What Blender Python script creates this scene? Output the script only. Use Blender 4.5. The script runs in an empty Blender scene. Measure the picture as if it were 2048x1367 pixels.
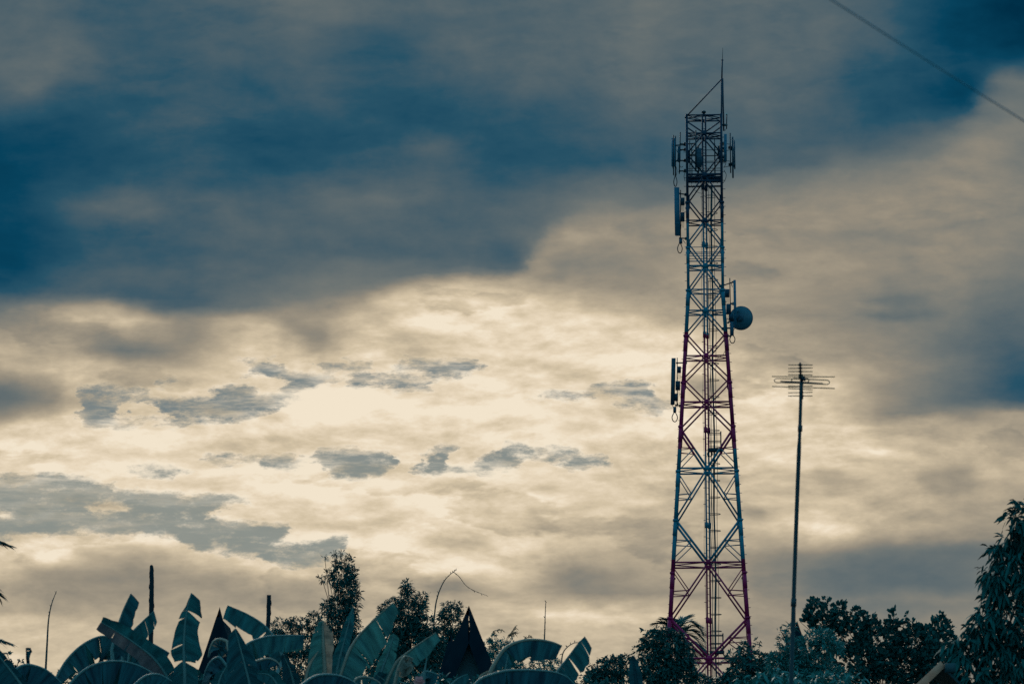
import bpy, math, random
import numpy as np
from mathutils import Vector

scene = bpy.context.scene
COL = scene.collection
random.seed(7)

# ------------------------------------------------------------------ camera
F = 8950.0                     # focal length in pixels of a 2048 px wide frame
PITCH = math.atan((1850 - 683.5) / F)
ROLL = math.radians(0.25)
EYE = Vector((0.0, 0.0, 1.6))
FWD = Vector((0, math.cos(PITCH), math.sin(PITCH)))
_r = Vector((1, 0, 0))
_u = Vector((0, -math.sin(PITCH), math.cos(PITCH)))
RIGHT = _r * math.cos(ROLL) - _u * math.sin(ROLL)
UP = _u * math.cos(ROLL) + _r * math.sin(ROLL)


def P(px, py, D):
    """World point at distance D (along +Y) seen at photo pixel px, py."""
    d = FWD + RIGHT * ((px - 1024) / F) + UP * ((683.5 - py) / F)
    return EYE + d * (D / d.y)


cam_data = bpy.data.cameras.new('camera')
cam_data.sensor_width = 36.0
cam_data.lens = F * 36.0 / 2048.0
cam_data.clip_start = 0.5
cam_data.clip_end = 6000
cam_data.dof.use_dof = True
cam_data.dof.focus_distance = 205.0
cam_data.dof.aperture_fstop = 8.0
cam = bpy.data.objects.new('camera', cam_data)
COL.objects.link(cam)
from mathutils import Matrix
m = Matrix((RIGHT, UP, -FWD)).transposed().to_4x4()
m.translation = EYE
cam.matrix_world = m
scene.camera = cam

scene.view_settings.view_transform = 'Standard'
scene.view_settings.look = 'None'
scene.view_settings.exposure = 0.0
scene.view_settings.gamma = 1.0
scene.view_settings.use_curve_mapping = False
scene.render.engine = 'CYCLES'
scene.cycles.use_denoising = False
scene.cycles.max_bounces = 6
scene.cycles.sample_clamp_direct = 1.2
scene.cycles.sample_clamp_indirect = 1.5
scene.cycles.transparent_max_bounces = 8

# ------------------------------------------------------------------ sun (behind the cloud, ahead of the camera)
SUN_EL = math.radians(24)
SUN_AZ = math.radians(-14)     # left of the view direction
sl = bpy.data.lights.new('sun', 'SUN')
sl.energy = 0.6
sl.angle = math.radians(14)
sl.color = (1.0, 0.86, 0.68)
sun = bpy.data.objects.new('sun', sl)
COL.objects.link(sun)
sd = Vector((math.sin(SUN_AZ) * math.cos(SUN_EL), math.cos(SUN_AZ) * math.cos(SUN_EL), math.sin(SUN_EL)))
sun.rotation_euler = sd.to_track_quat('Z', 'Y').to_euler()
sun.location = (0, 0, 80)


# ------------------------------------------------------------------ sky: cloud decks laid out by azimuth and elevation
def lin(c):
    c = c / 255.0
    return c / 12.92 if c <= 0.04045 else ((c + 0.055) / 1.055) ** 2.4


def rgb(r, g, b, a=1.0):
    return (lin(r), lin(g), lin(b), a)


XC = list(range(0, 2049, 128))
BASE = [
    (0,    [120, 96, 88, 92, 97, 101, 94, 101, 116, 99, 101, 120, 112, 100, 84, 62, 46]),
    (76,   [116, 104, 93, 93, 90, 94, 84, 96, 104, 96, 105, 124, 113, 99, 84, 60, 50]),
    (152,  [112, 84, 84, 85, 82, 87, 79, 86, 93, 93, 106, 110, 103, 94, 77, 67, 84]),
    (228, [74, 72, 76, 80, 77, 80, 79, 82, 86, 87, 93, 96, 99, 89, 75, 74, 116]),
    (304, [62, 70, 78, 80, 74, 78, 86, 89, 82, 85, 87, 92, 95, 86, 92, 118, 122]),
    (360,  [64, 77, 90, 84, 83, 92, 98, 94, 88, 96, 105, 102, 112, 124, 132, 136, 130]),
    (400,  [68, 86, 97, 90, 92, 101, 105, 95, 97, 116, 124, 128, 136, 138, 140, 139, 130]),
    (456,  [66, 80, 84, 88, 97, 101, 96, 93, 99, 132, 141, 144, 143, 141, 141, 138, 130]),
    (500, [65, 78, 84, 88, 92, 96, 97, 96, 94, 138, 140, 145, 142, 140, 139, 137, 126]),
    (540, [67, 89, 96, 97, 100, 108, 117, 106, 100, 142, 136, 144, 140, 138, 135, 134, 120]),
    (575, [80, 98, 99, 97, 106, 118, 134, 150, 155, 156, 138, 145, 139, 134, 122, 130, 116]),
    (605, [104, 112, 103, 100, 114, 132, 164, 190, 190, 178, 156, 150, 139, 128, 117, 126, 113]),
    (635,  [128, 164, 168, 128, 158, 146, 192, 210, 207, 200, 180, 158, 142, 128, 114, 122, 107]),
    (665,  [150, 160, 150, 130, 186, 164, 206, 215, 213, 206, 198, 176, 148, 136, 128, 120, 102]),
    (700,  [164, 148, 130, 146, 200, 190, 213, 218, 216, 212, 210, 194, 162, 142, 128, 114, 96]),
    (740, [152, 170, 168, 170, 200, 206, 212, 212, 206, 203, 206, 206, 186, 160, 138, 115, 92]),
    (775, [124, 150, 178, 186, 196, 212, 208, 212, 212, 206, 200, 204, 202, 178, 137, 108, 86]),
    (805, [118, 150, 188, 200, 208, 217, 210, 216, 214, 206, 198, 200, 205, 186, 135, 104, 94]),
    (835,  [150, 186, 206, 210, 216, 217, 216, 214, 212, 212, 209, 206, 206, 186, 124, 106, 150]),
    (865,  [196, 204, 212, 217, 218, 217, 206, 206, 214, 212, 209, 207, 208, 200, 170, 168, 150]),
    (900,  [212, 214, 215, 217, 216, 214, 208, 206, 210, 212, 209, 206, 206, 204, 186, 184, 158]),
    (940,  [212, 213, 214, 216, 216, 214, 212, 212, 212, 210, 206, 202, 200, 196, 178, 160, 168]),
    (980,  [205, 208, 212, 214, 214, 215, 214, 213, 210, 203, 192, 186, 188, 186, 172, 158, 152]),
    (1020, [200, 205, 208, 210, 212, 213, 212, 211, 205, 186, 176, 172, 182, 192, 176, 160, 150]),
    (1060, [196, 204, 206, 200, 204, 206, 206, 206, 202, 184, 166, 168, 172, 196, 172, 152, 140]),
    (1100, [198, 196, 178, 196, 204, 205, 200, 202, 204, 178, 162, 160, 136, 136, 122, 118, 128]),
    (1140, [180, 160, 148, 170, 188, 196, 200, 206, 202, 164, 150, 150, 136, 120, 115, 118, 130]),
    (1180, [150, 146, 146, 158, 164, 168, 186, 152, 168, 152, 148, 146, 134, 118, 114, 120, 130]),
    (1205, [158, 150, 152, 160, 154, 160, 176, 156, 168, 150, 150, 152, 138, 122, 116, 124, 132]),
    (1235, [182, 168, 160, 158, 158, 166, 172, 186, 176, 190, 190, 160, 140, 126, 116, 122, 128]),
    (1275, [190, 180, 172, 166, 164, 170, 180, 192, 188, 178, 172, 158, 146, 136, 126, 130, 130]),
    (1340, [188, 186, 180, 174, 172, 178, 184, 186, 188, 184, 170, 160, 150, 142, 134, 132, 130]),
    (1420, [170, 170, 170, 168, 168, 170, 172, 172, 172, 168, 160, 152, 146, 140, 134, 130, 128]),
]
# local cloud features: x, y, half width, half height, tilt (deg), change in tone
FEAT = [
    (85, 66, 60, 16, -8, 16), (10, 140, 30, 40, 0, 14), (1000, 18, 45, 25, 0, 14), (1005, 90, 60, 50, 0, 10),
    (1350, 30, 50, 40, 0, 12), (1345, 95, 60, 30, 0, 14), (250, 410, 140, 24, -4, 9), (870, 283, 110, 14, 8, 8),
    (960, 256, 160, 40, 10, -8), (1200, 325, 200, 24, 3, -9), (560, 280, 120, 40, 0, -6), (345, 255, 90, 45, 0, 5),
    (1100, 440, 60, 60, -30, 10), (1170, 545, 110, 40, 0, -8), (1950, 190, 60, 40, -40, -18), (1975, 275, 70, 40, -40, 18),
    (2000, 160, 70, 40, -10, 6), (1640, 310, 220, 14, -9, -10), (1560, 362, 260, 16, -9, 12), (1880, 290, 60, 40, -40, 14),
    
    (150, 622, 130, 14, 2, 22), (330, 600, 160, 20, 5, -10), (480, 640, 80, 14, 0, 20), (280, 680, 150, 20, 6, -14),
    (590, 645, 110, 22, 15, -14), (620, 680, 60, 20, 30, -22), (780, 600, 60, 18, -10, 14), (900, 583, 120, 18, 0, 16),
    (140, 780, 24, 50, 0, 24), (60, 735, 120, 20, 0, 14),
    (640, 810, 110, 40, -12, 14), (300, 850, 300, 14, 0, 10), (1760, 618, 70, 8, -4, 14),
    (1900, 842, 200, 14, -6, 18), 
    (1560, 895, 60, 18, 0, 6), (1640, 1065, 90, 18, 6, 20), (1600, 1100, 160, 14, 2, 16),
    (1310, 1065, 90, 9, -3, 16), (1200, 1030, 160, 16, -4, -8),
    (1250, 1010, 100, 10, 0, 10), (940, 1085, 50, 18, 10, -16), (800, 1090, 60, 24, -20, 8), (760, 1095, 40, 22, 0, 10),
    (170, 1080, 180, 12, -2, 16), (250, 1110, 120, 14, 0, -14), (90, 1110, 60, 24, -20, 10), (160, 1150, 160, 16, 0, -10),
    (400, 1165, 120, 22, 10, -10), (860, 1170, 90, 20, 8, -18), (970, 1175, 70, 12, 6, 14), (1100, 1170, 150, 20, 0, -12),
    (1240, 1212, 200, 9, 0, 22), (1180, 1196, 260, 8, -1, -12), (1150, 1260, 160, 8, 0, -12), (1080, 1240, 200, 8, 0, 10),
    (150, 1190, 200, 10, 2, -12), (120, 1225, 180, 8, 0, 14), (520, 1200, 160, 14, 0, -8),
    (1960, 1080, 80, 8, -4, 12), (1850, 1260, 120, 14, 0, 10), (1680, 1240, 160, 14, 0, 8),
]
# blue gaps between the clouds: outlines (azimuth, elevation units) and how clear each one is
GAPS = [
    (1.0, [(513, 723), (554, 719), (560, 737), (598, 751), (649, 746), (665, 761), (615, 776), (590, 792), (553, 797), (575, 780), (547, 753), (490, 748), (488, 740)]),
    (0.8, [(466, 722), (500, 716), (498, 728), (470, 730)]), (0.85, [(636, 724), (690, 721), (742, 722), (740, 731), (690, 731), (640, 733)]),
    (1.0, [(780, 722), (823, 718), (858, 726), (912, 724), (966, 729), (950, 741), (919, 752), (885, 753), (862, 742), (817, 735)]),
    (0.72, [(672, 748), (701, 738), (741, 740), (745, 778), (716, 779), (690, 764)]), (0.66, [(755, 750), (785, 742), (830, 752), (872, 762), (866, 780), (800, 783), (764, 778), (750, 766)]),
    (0.95, [(1175, 779), (1230, 769), (1270, 767), (1308, 776), (1304, 794), (1262, 790), (1215, 788)]), (0.8, [(1062, 793), (1110, 789), (1170, 784), (1200, 791), (1150, 799), (1100, 803), (1080, 800)]),
    (0.78, [(1215, 806), (1262, 800), (1310, 802), (1345, 815), (1343, 829), (1310, 826), (1262, 814)]),
    (0.52, [(146, 770), (210, 764), (300, 772), (310, 800), (230, 806), (150, 802)]), (1.0, [(148, 803), (225, 806), (240, 822), (300, 835), (322, 846), (240, 849), (160, 845), (150, 826)]),
    (0.95, [(300, 806), (350, 796), (420, 796), (500, 790), (547, 797), (545, 818), (490, 836), (420, 842), (350, 846), (318, 840), (330, 826)]),
    (0.85, [(390, 778), (440, 770), (505, 774), (500, 790), (430, 792)]), (0.5, [(306, 756), (336, 752), (338, 772), (316, 776)]), (0.6, [(520, 800), (560, 785), (575, 795), (545, 812)]),
    (0.9, [(400, 914), (440, 907), (500, 911), (498, 921), (450, 922), (405, 920)]), (1.0, [(509, 912), (545, 910), (585, 918), (610, 926), (600, 935), (550, 934), (515, 924)]),
    (1.05, [(622, 908), (680, 904), (760, 906), (820, 914), (822, 946), (770, 950), (700, 953), (660, 951), (640, 934), (618, 920)]), (1.0, [(818, 916), (860, 914), (888, 912), (886, 940), (850, 946), (820, 944)]),
    (0.85, [(878, 896), (900, 890), (912, 896), (892, 910), (876, 912)]), (0.85, [(866, 934), (930, 928), (1006, 930), (1003, 942), (930, 946), (868, 942)]),
    (1.0, [(992, 896), (1022, 890), (1050, 897), (1072, 907), (1070, 916), (1030, 912), (996, 914)]), (0.75, [(966, 918), (1000, 912), (1040, 920), (1038, 938), (990, 938)]),
    (0.8, [(1068, 905), (1110, 900), (1150, 908), (1174, 916), (1170, 924), (1120, 922), (1075, 915)]), (0.95, [(1120, 922), (1160, 914), (1200, 918), (1230, 918), (1222, 932), (1170, 935), (1130, 932)]),
    (1.0, [(250, 939), (290, 934), (350, 936), (382, 943), (340, 949), (270, 949)]), (0.75, [(428, 940), (470, 938), (468, 947), (432, 947)]), (0.6, [(222, 916), (246, 912), (244, 918), (226, 920)]),
    (1.2, [(-140, 956), (0, 956), (96, 952), (144, 956), (192, 966), (240, 976), (200, 988), (272, 985), (294, 990), (376, 993), (444, 995), (486, 998), (480, 1004), (417, 1011), (424, 1024), (410, 1036), (458, 1048),
           (512, 1052), (560, 1055), (582, 1069), (526, 1088), (534, 1093), (632, 1085), (688, 1068), (684, 1103), (650, 1130), (554, 1130), (512, 1110), (478, 1104), (394, 1102), (342, 1070), (260, 1062), (190, 1062), (110, 1065), (14, 1067), (-140, 1070)]),
]
# small clouds inside the gaps
PUFFS = [
    (1.4, [(146, 1008), (180, 1006), (212, 1001), (250, 1008), (270, 1016), (230, 1026), (190, 1026), (164, 1018)]), (1.3, [(-60, 1014), (10, 1014), (30, 1020), (66, 1025), (30, 1033), (-60, 1036)]),
    (1.2, [(62, 1041), (120, 1038), (175, 1044), (205, 1038), (208, 1048), (180, 1052), (130, 1048)]), (1.0, [(340, 1010), (380, 1003), (406, 1006), (400, 1018), (370, 1022)]), (0.8, [(196, 989), (240, 982), (275, 982), (240, 988)]),
    (1.0, [(524, 1092), (560, 1083), (620, 1078), (670, 1068), (640, 1086), (580, 1092)]), (1.0, [(394, 1080), (425, 1075), (460, 1082), (440, 1086)]), (0.8, [(390, 1094), (440, 1089), (462, 1096), (430, 1100)]), (0.6, [(305, 1046), (336, 1044), (334, 1049)]),
    (1.4, [(229, 826), (250, 812), (290, 806), (306, 818), (326, 826), (322, 832), (280, 832), (240, 834)]), (1.0, [(336, 794), (360, 780), (390, 774), (445, 782), (430, 792), (380, 796)]), (1.0, [(500, 762), (530, 752), (575, 758), (570, 772), (530, 780), (505, 774)]),
    (0.7, [(340, 826), (380, 815), (440, 816), (436, 826), (380, 832)]), (0.9, [(466, 820), (484, 817), (490, 826), (470, 830)]), (0.8, [(210, 838), (240, 838), (238, 846), (214, 848)]), (0.8, [(180, 812), (205, 806), (212, 814), (190, 818)]),
    (1.2, [(778, 926), (800, 912), (826, 916), (850, 930), (826, 942), (800, 940)]), (0.8, [(770, 914), (800, 910), (812, 918), (790, 922)]), (1.0, [(900, 920), (930, 908), (950, 914), (940, 930), (910, 934)]), (0.8, [(740, 946), (790, 942), (830, 946), (790, 952)]),
]
# heaps, banks and sheets with one firm edge: change in tone, softness, outline
SHAPES = [
    (-3, 6, [(1690, 834), (1740, 843), (1850, 839), (1960, 822), (2240, 800), (2240, 560), (1950, 600), (1850, 660), (1800, 720), (1740, 760), (1700, 800)]),
    (9, 3, [(552, 822), (575, 796), (600, 780), (640, 771), (690, 769), (722, 784), (745, 802), (710, 838), (600, 852)]), (-9, 5, [(690, 800), (730, 790), (770, 800), (800, 815), (740, 822), (690, 816)]),
    (-20, 3, [(1625, 942), (1660, 938), (1690, 950), (1704, 968), (1670, 976), (1640, 968)]), (-20, 4, [(1828, 950), (1870, 935), (1925, 930), (1962, 950), (1958, 985), (1930, 1002), (1880, 990), (1840, 975)]),
    (-30, 4, [(1488, 1020), (1510, 1014), (1540, 1036), (1536, 1056), (1505, 1048)]), (-20, 3, [(1550, 1066), (1590, 1060), (1640, 1076), (1635, 1087), (1580, 1084)]),
    (-8, 4, [(1490, 1112), (1600, 1101), (1740, 1098), (1900, 1108), (2240, 1100), (2240, 1190), (1490, 1195)]), (14, 3, [(1149, 1046), (1180, 1034), (1215, 1028), (1250, 1036), (1262, 1050), (1200, 1056)]),
    (-14, 4, [(1165, 1060), (1260, 1050), (1340, 1040), (1340, 1072), (1230, 1074)]), (-15, 6, [(1070, 1150), (1120, 1132), (1200, 1136), (1262, 1160), (1250, 1186), (1150, 1182), (1085, 1170)]),
    (-46, 2, [(1466, 756), (1480, 748), (1505, 742), (1530, 742), (1505, 752), (1485, 760)]), (-24, 2, [(1826, 900), (1850, 891), (1876, 902), (1860, 914), (1838, 912)]), (-34, 3, [(1380, 770), (1420, 752), (1450, 770), (1440, 800), (1400, 806)]),
    (-10, 6, [(-160, 735), (40, 730), (110, 745), (140, 770), (149, 815), (130, 841), (60, 843), (-160, 835)]), (-12, 7, [(150, 690), (250, 670), (330, 690), (352, 726), (280, 736), (200, 716)]),
    (-16, 6, [(545, 646), (600, 650), (650, 680), (660, 704), (620, 700), (580, 676)]), (9, 2, [(735, 1094), (760, 1078), (800, 1084), (832, 1106), (765, 1122)]), (-12, 3, [(838, 1083), (880, 1073), (940, 1080), (1002, 1096), (960, 1107), (880, 1101)]),
    (-20, 2, [(735, 633), (755, 624), (775, 634), (765, 641), (740, 640)]), (-22, 2, [(1088, 608), (1105, 600), (1126, 606), (1112, 614)]), (-14, 2, [(1080, 700), (1104, 686), (1112, 694), (1095, 704)]),
    (12, 4, [(10, 1108), (40, 1080), (110, 1078), (140, 1092), (120, 1120), (60, 1124)]), (-12, 5, [(20, 1150), (90, 1128), (200, 1140), (330, 1150), (320, 1172), (180, 1176), (60, 1172)]), (8, 4, [(-160, 1186), (60, 1180), (200, 1188), (330, 1196), (200, 1204), (-160, 1200)]),
    (-10, 4, [(-160, 1210), (80, 1206), (240, 1214), (300, 1224), (100, 1228), (-160, 1224)]), (10, 3, [(420, 1120), (520, 1126), (640, 1138), (600, 1148), (480, 1140)]), (-12, 5, [(360, 1160), (460, 1150), (560, 1166), (520, 1188), (400, 1182)]),
    (-16, 5, [(820, 1172), (870, 1158), (940, 1174), (985, 1190), (930, 1200), (850, 1192)]), (12, 4, [(900, 1206), (980, 1200), (1080, 1212), (1000, 1222)]), (12, 3, [(1560, 852), (1640, 858), (1700, 872), (1640, 884), (1570, 872)]), (10, 3, [(1700, 905), (1760, 892), (1810, 905), (1770, 922)]),
    (-3, 5, [(1580, 1150), (1700, 1138), (1900, 1146), (1960, 1166), (1800, 1180), (1620, 1176)]), (8, 3, [(1700, 1200), (1850, 1190), (1980, 1200), (1860, 1210)]), (-9, 6, [(1500, 470), (1700, 455), (1900, 470), (1800, 500), (1600, 496)]),
    (-12, 4, [(1730, 606), (1800, 596), (1880, 606), (1830, 616)]), (-12, 4, [(1700, 632), (1800, 622), (1930, 628), (1850, 642)]), (8, 2, [(1740, 620), (1800, 616), (1860, 620), (1800, 626)]),
    (14, 6, [(1100, 470), (1150, 440), (1230, 430), (1260, 450), (1180, 480), (1110, 520), (1085, 540)]), (-8, 8, [(960, 500), (1060, 480), (1080, 500), (1050, 540), (980, 548)]),
]
X0, X1 = -130.0, 2180.0
NX = 66
GX0, GX1, NG = -140.0, 1360.0, 100
ROW_TOP, ROW_MID, ROW_END, SP_TOP, SP_LOW = 0.0, 320.0, 1400.0, 40.0, 15.0
ROWS = list(np.arange(ROW_TOP, ROW_MID, SP_TOP)) + list(np.arange(ROW_MID, ROW_END + 1, SP_LOW))
while len(ROWS) % 3:
    ROWS.append(ROWS[-1] + SP_LOW)
G_TOP, G_SP = 700.0, 8.0
GROWS = [G_TOP + G_SP * i for i in range(57)]


def gauss(X, Y, f, sg=0.75):
    x, y, a, b, t, amp = f
    t = math.radians(t)
    dx, dy = X - x, Y - y
    p = dx * math.cos(t) + dy * math.sin(t)
    q = -dx * math.sin(t) + dy * math.cos(t)
    return amp * np.exp(-0.5 * ((p / (a * sg)) ** 2 + (q / (b * sg)) ** 2))


def base_at(xs, y):
    ys = [r[0] for r in BASE]
    k = max(0, min(len(ys) - 2, np.searchsorted(ys, y) - 1))
    t = min(1, max(0, (y - ys[k]) / (ys[k + 1] - ys[k])))
    a = np.interp(xs, XC, BASE[k][1])
    b = np.interp(xs, XC, BASE[k + 1][1])
    return a + (b - a) * t


world = bpy.data.worlds.new('World')

world.use_nodes = True
NT = world.node_tree
NT.nodes.clear()
LK = NT.links
TREE = [NT]


def nd(kind, **kw):
    n = TREE[-1].nodes.new(kind)
    for k, v in kw.items():
        setattr(n, k, v)
    return n


def plug(sock, v):
    if hasattr(v, 'node'):
        TREE[-1].links.new(v, sock)
    else:
        sock.default_value = v


def math_(op, a, b=0.0, c=None, clamp=False):
    n = nd('ShaderNodeMath', operation=op, use_clamp=clamp)
    plug(n.inputs[0], a)
    plug(n.inputs[1], b)
    if c is not None:
        plug(n.inputs[2], c)
    return n.outputs[0]


def sstep(x, lo, hi):
    n = nd('ShaderNodeMapRange', interpolation_type='SMOOTHSTEP')
    plug(n.inputs[0], x)
    n.inputs[1].default_value = lo
    n.inputs[2].default_value = hi
    return n.outputs[0]


def mixc(f, a, b):
    n = nd('ShaderNodeMix', data_type='RGBA')
    plug(n.inputs[0], f)
    plug(n.inputs[6], a)
    plug(n.inputs[7], b)
    return n.outputs[2]


def ramp(fac, stops, interp='LINEAR'):
    n = nd('ShaderNodeValToRGB')
    cr = n.color_ramp
    cr.interpolation = interp
    cr.elements[0].position = stops[0][0]
    cr.elements[0].color = stops[0][1]
    cr.elements[1].position = stops[-1][0]
    cr.elements[1].color = stops[-1][1]
    for p, c in stops[1:-1]:
        cr.elements.new(p).color = c
    plug(n.inputs[0], fac)
    return n.outputs[0]




def curves_group(name, rows, k0):
    """Three rows of the sky field in one node: value at x weighted by the nearness of each row."""
    g = bpy.data.node_groups.new(name, 'ShaderNodeTree')
    TREE.append(g)
    for nm, ty in (('X', 'NodeSocketVector'), ('W', 'NodeSocketVector'), ('Acc', 'NodeSocketFloat')):
        g.interface.new_socket(nm, in_out='INPUT', socket_type=ty)
    g.interface.new_socket('Sum', in_out='OUTPUT', socket_type='NodeSocketFloat')
    gi = g.nodes.new('NodeGroupInput')
    cv = g.nodes.new('ShaderNodeVectorCurve')
    mp_ = cv.mapping
    mp_.use_clip = True
    mp_.clip_min_x, mp_.clip_min_y, mp_.clip_max_x, mp_.clip_max_y = 0.0, 0.0, 1.0, 1.0
    mp_.extend = 'HORIZONTAL'
    for c, row_ in enumerate(rows):
        cu = mp_.curves[c]
        n_ = len(row_)
        cu.points[0].location = (0.0, float(row_[0]))
        cu.points[1].location = (1.0, float(row_[-1]))
        for j in range(1, n_ - 1):
            cu.points.new(j / (n_ - 1), float(row_[j]))
        for p_ in cu.points:
            p_.handle_type = 'AUTO_CLAMPED'
    mp_.update()
    g.links.new(gi.outputs['X'], cv.inputs['Vector'])

    def vm(op, a, b=None):
        v_ = g.nodes.new('ShaderNodeVectorMath')
        v_.operation = op
        plug(v_.inputs[0], a)
        if b is not None:
            plug(v_.inputs[1], b)
        return v_
    d = vm('SUBTRACT', gi.outputs['W'], (k0, k0 + 1, k0 + 2))
    d = vm('ABSOLUTE', d.outputs[0])
    d = vm('SUBTRACT', (1, 1, 1), d.outputs[0])
    d = vm('MAXIMUM', d.outputs[0], (0, 0, 0))
    d = vm('DOT_PRODUCT', d.outputs[0], cv.outputs[0])
    s_ = math_('ADD', d.outputs['Value'], gi.outputs['Acc'])
    go = g.nodes.new('NodeGroupOutput')
    g.links.new(s_, go.inputs[0])
    TREE.pop()
    return g


def soften(a, r):
    k = np.exp(-0.5 * (np.arange(-3 * r, 3 * r + 1) / r) ** 2)
    k /= k.sum()
    a = np.apply_along_axis(lambda v: np.convolve(np.pad(v, 3 * r, mode='edge'), k, 'valid'), 1, a)
    return np.apply_along_axis(lambda v: np.convolve(np.pad(v, 3 * r, mode='edge'), k, 'valid'), 0, a)


def fill(poly, GXX, GYY):
    inside = np.zeros(GXX.shape, bool)
    k = len(poly)
    for i in range(k):
        (x1, y1), (x2, y2) = poly[i], poly[(i + 1) % k]
        if y1 == y2:
            continue
        c = ((y1 > GYY) != (y2 > GYY)) & (GXX < (x2 - x1) * (GYY - y1) / (y2 - y1) + x1)
        inside ^= c
    return inside.astype(float)


# tone field on a fine grid
STEP = 6.0
fxs = np.arange(X0, X1 + STEP, STEP)
fys = np.arange(0, 1430, STEP)
FXX, FYY = np.meshgrid(fxs, fys)
TF = np.stack([base_at(fxs, y) for y in fys])
for f in FEAT:
    TF += gauss(FXX, FYY, f)
for amt, soft, poly in SHAPES:
    TF += amt * soften(fill(poly, FXX, FYY), max(1, int(round(soft / 3))))
# the heavy deck ends in a firm lower edge that climbs to the right
EDGE = [(-200, 607), (0, 606), (150, 602), (230, 606), (300, 613), (420, 624), (500, 620), (560, 606), (620, 604), (680, 600), (740, 588), (790, 568), (880, 556), (960, 551), (1020, 547),
        (1056, 528), (1076, 500), (1100, 470), (1130, 436), (1190, 410), (1300, 392), (1420, 382), (1500, 370), (1620, 352), (1720, 338), (1800, 306), (1880, 284), (1930, 262), (1960, 214), (1990, 172), (2060, 140), (2300, 100)]
CAPD = [98, 101, 100, 99, 108, 114, 110, 101, 97, 104, 106, 103, 106, 98, 84, 78, 96]
FLOORL = [126, 160, 164, 126, 146, 138, 168, 192, 178, 144, 136, 139, 136, 138, 137, 136, 124]
deck_f = fill([(-200, -60)] + EDGE + [(2300, -60)], FXX, FYY)
soft_r = np.clip((fxs - 1060) / 220, 0, 1)[None, :] * np.clip((2000 - fxs) / 120, 0.3, 1)[None, :]
deck_m = soften(deck_f, 2) * (1 - soft_r) + soften(deck_f, 6) * soft_r
band_m = soften(fill([(-200, -60)] + [(x, y + 46) for x, y in EDGE] + [(2300, -60)], FXX, FYY), 3)
cap = np.interp(fxs, XC, CAPD)[None, :]
flo = np.interp(fxs, XC, FLOORL)[None, :]
below = TF + np.clip(flo - TF, 0, 60) * band_m * 0.85
TF = deck_m * np.minimum(TF, cap) + (1 - deck_m) * below
xs = np.linspace(X0, X1, NX)
row_groups = []
tab = []
for y in ROWS:
    line = np.array([np.interp(y, fys, TF[:, j]) for j in range(len(fxs))])
    tab.append(np.clip(np.interp(xs, fxs, line) / 255, 0, 1))
for k in range(0, len(ROWS), 3):
    row_groups.append(curves_group('sky_rows', tab[k:k + 3], k))

# clear-sky field: the outlines filled on a fine grid, softened, and read off row by row
gx = np.arange(-200, 1480, 3.0)
gy = np.arange(680, 1180, 3.0)
GXX, GYY = np.meshgrid(gx, gy)
field = np.zeros(GXX.shape)
for w, p in GAPS:
    field = np.maximum(field, w * fill(p, GXX, GYY))
for w, p in PUFFS:
    field -= w * fill(p, GXX, GYY)
field = np.clip(soften(np.clip(field * 1.25, -0.5, 1.4), 3), 0, 1)
field[:, gx > 1350] = 0
gxs = np.linspace(GX0, GX1, NG)
tab = []
for y in GROWS:
    line = np.array([np.interp(y, gy, field[:, j]) for j in range(len(gx))])
    tab.append(np.interp(gxs, gx, line))
gap_groups = [curves_group('gap_rows', tab[k:k + 3], k) for k in range(0, len(GROWS), 3)]

tc = nd('ShaderNodeTexCoord')
sep = nd('ShaderNodeSeparateXYZ')
LK.new(tc.outputs['Generated'], sep.inputs[0])
dx, dy, dz = sep.outputs
ysafe = math_('MAXIMUM', dy, 0.08)
uu = math_('DIVIDE', dx, ysafe)
vv = math_('DIVIDE', dz, ysafe)
# azimuth and elevation in units where 1.0 is about 6.4 degrees
VSC = F / 1000.0
U = math_('MULTIPLY_ADD', uu, VSC, 1.024)
V = math_('MULTIPLY_ADD', vv, -VSC, 1.850)
comb = nd('ShaderNodeCombineXYZ')
plug(comb.inputs[0], U)
plug(comb.inputs[1], V)


def noise(scale, sx=1.0, sy=1.0, detail=4.0, rough=0.5, off=0.0, dist=0.0, out=0):
    mp = nd('ShaderNodeMapping')
    LK.new(comb.outputs[0], mp.inputs[0])
    mp.inputs['Scale'].default_value = (sx, sy, 1)
    mp.inputs['Location'].default_value = (off, off * 0.7, off * 0.3)
    n = nd('ShaderNodeTexNoise')
    LK.new(mp.outputs[0], n.inputs['Vector'])
    n.inputs['Scale'].default_value = scale
    n.inputs['Detail'].default_value = detail
    n.inputs['Roughness'].default_value = rough
    n.inputs['Distortion'].default_value = dist
    return n.outputs[out]


# domain warp gives the decks their ragged edges
wA = nd('ShaderNodeSeparateColor')
LK.new(noise(7.0, 1, 1.6, 5, 0.55, 3.1, out=1), wA.inputs[0])
Uw = math_('MULTIPLY_ADD', math_('SUBTRACT', wA.outputs[0], 0.5), 0.08, U)
Vw = math_('MULTIPLY_ADD', math_('SUBTRACT', wA.outputs[1], 0.5), 0.045, V)
fx = nd('ShaderNodeMapRange')
plug(fx.inputs[0], Uw)
fx.inputs[1].default_value = X0 / 1000
fx.inputs[2].default_value = X1 / 1000
fx = fx.outputs[0]



def chain(groups, x, w):
    cx = nd('ShaderNodeCombineXYZ')
    cw = nd('ShaderNodeCombineXYZ')
    for i in range(3):
        plug(cx.inputs[i], x)
        plug(cw.inputs[i], w)
    acc = None
    for g in groups:
        n = nd('ShaderNodeGroup', node_tree=g)
        plug(n.inputs['X'], cx.outputs[0])
        plug(n.inputs['W'], cw.outputs[0])
        if acc is not None:
            plug(n.inputs['Acc'], acc)
        acc = n.outputs[0]
    return acc


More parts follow.
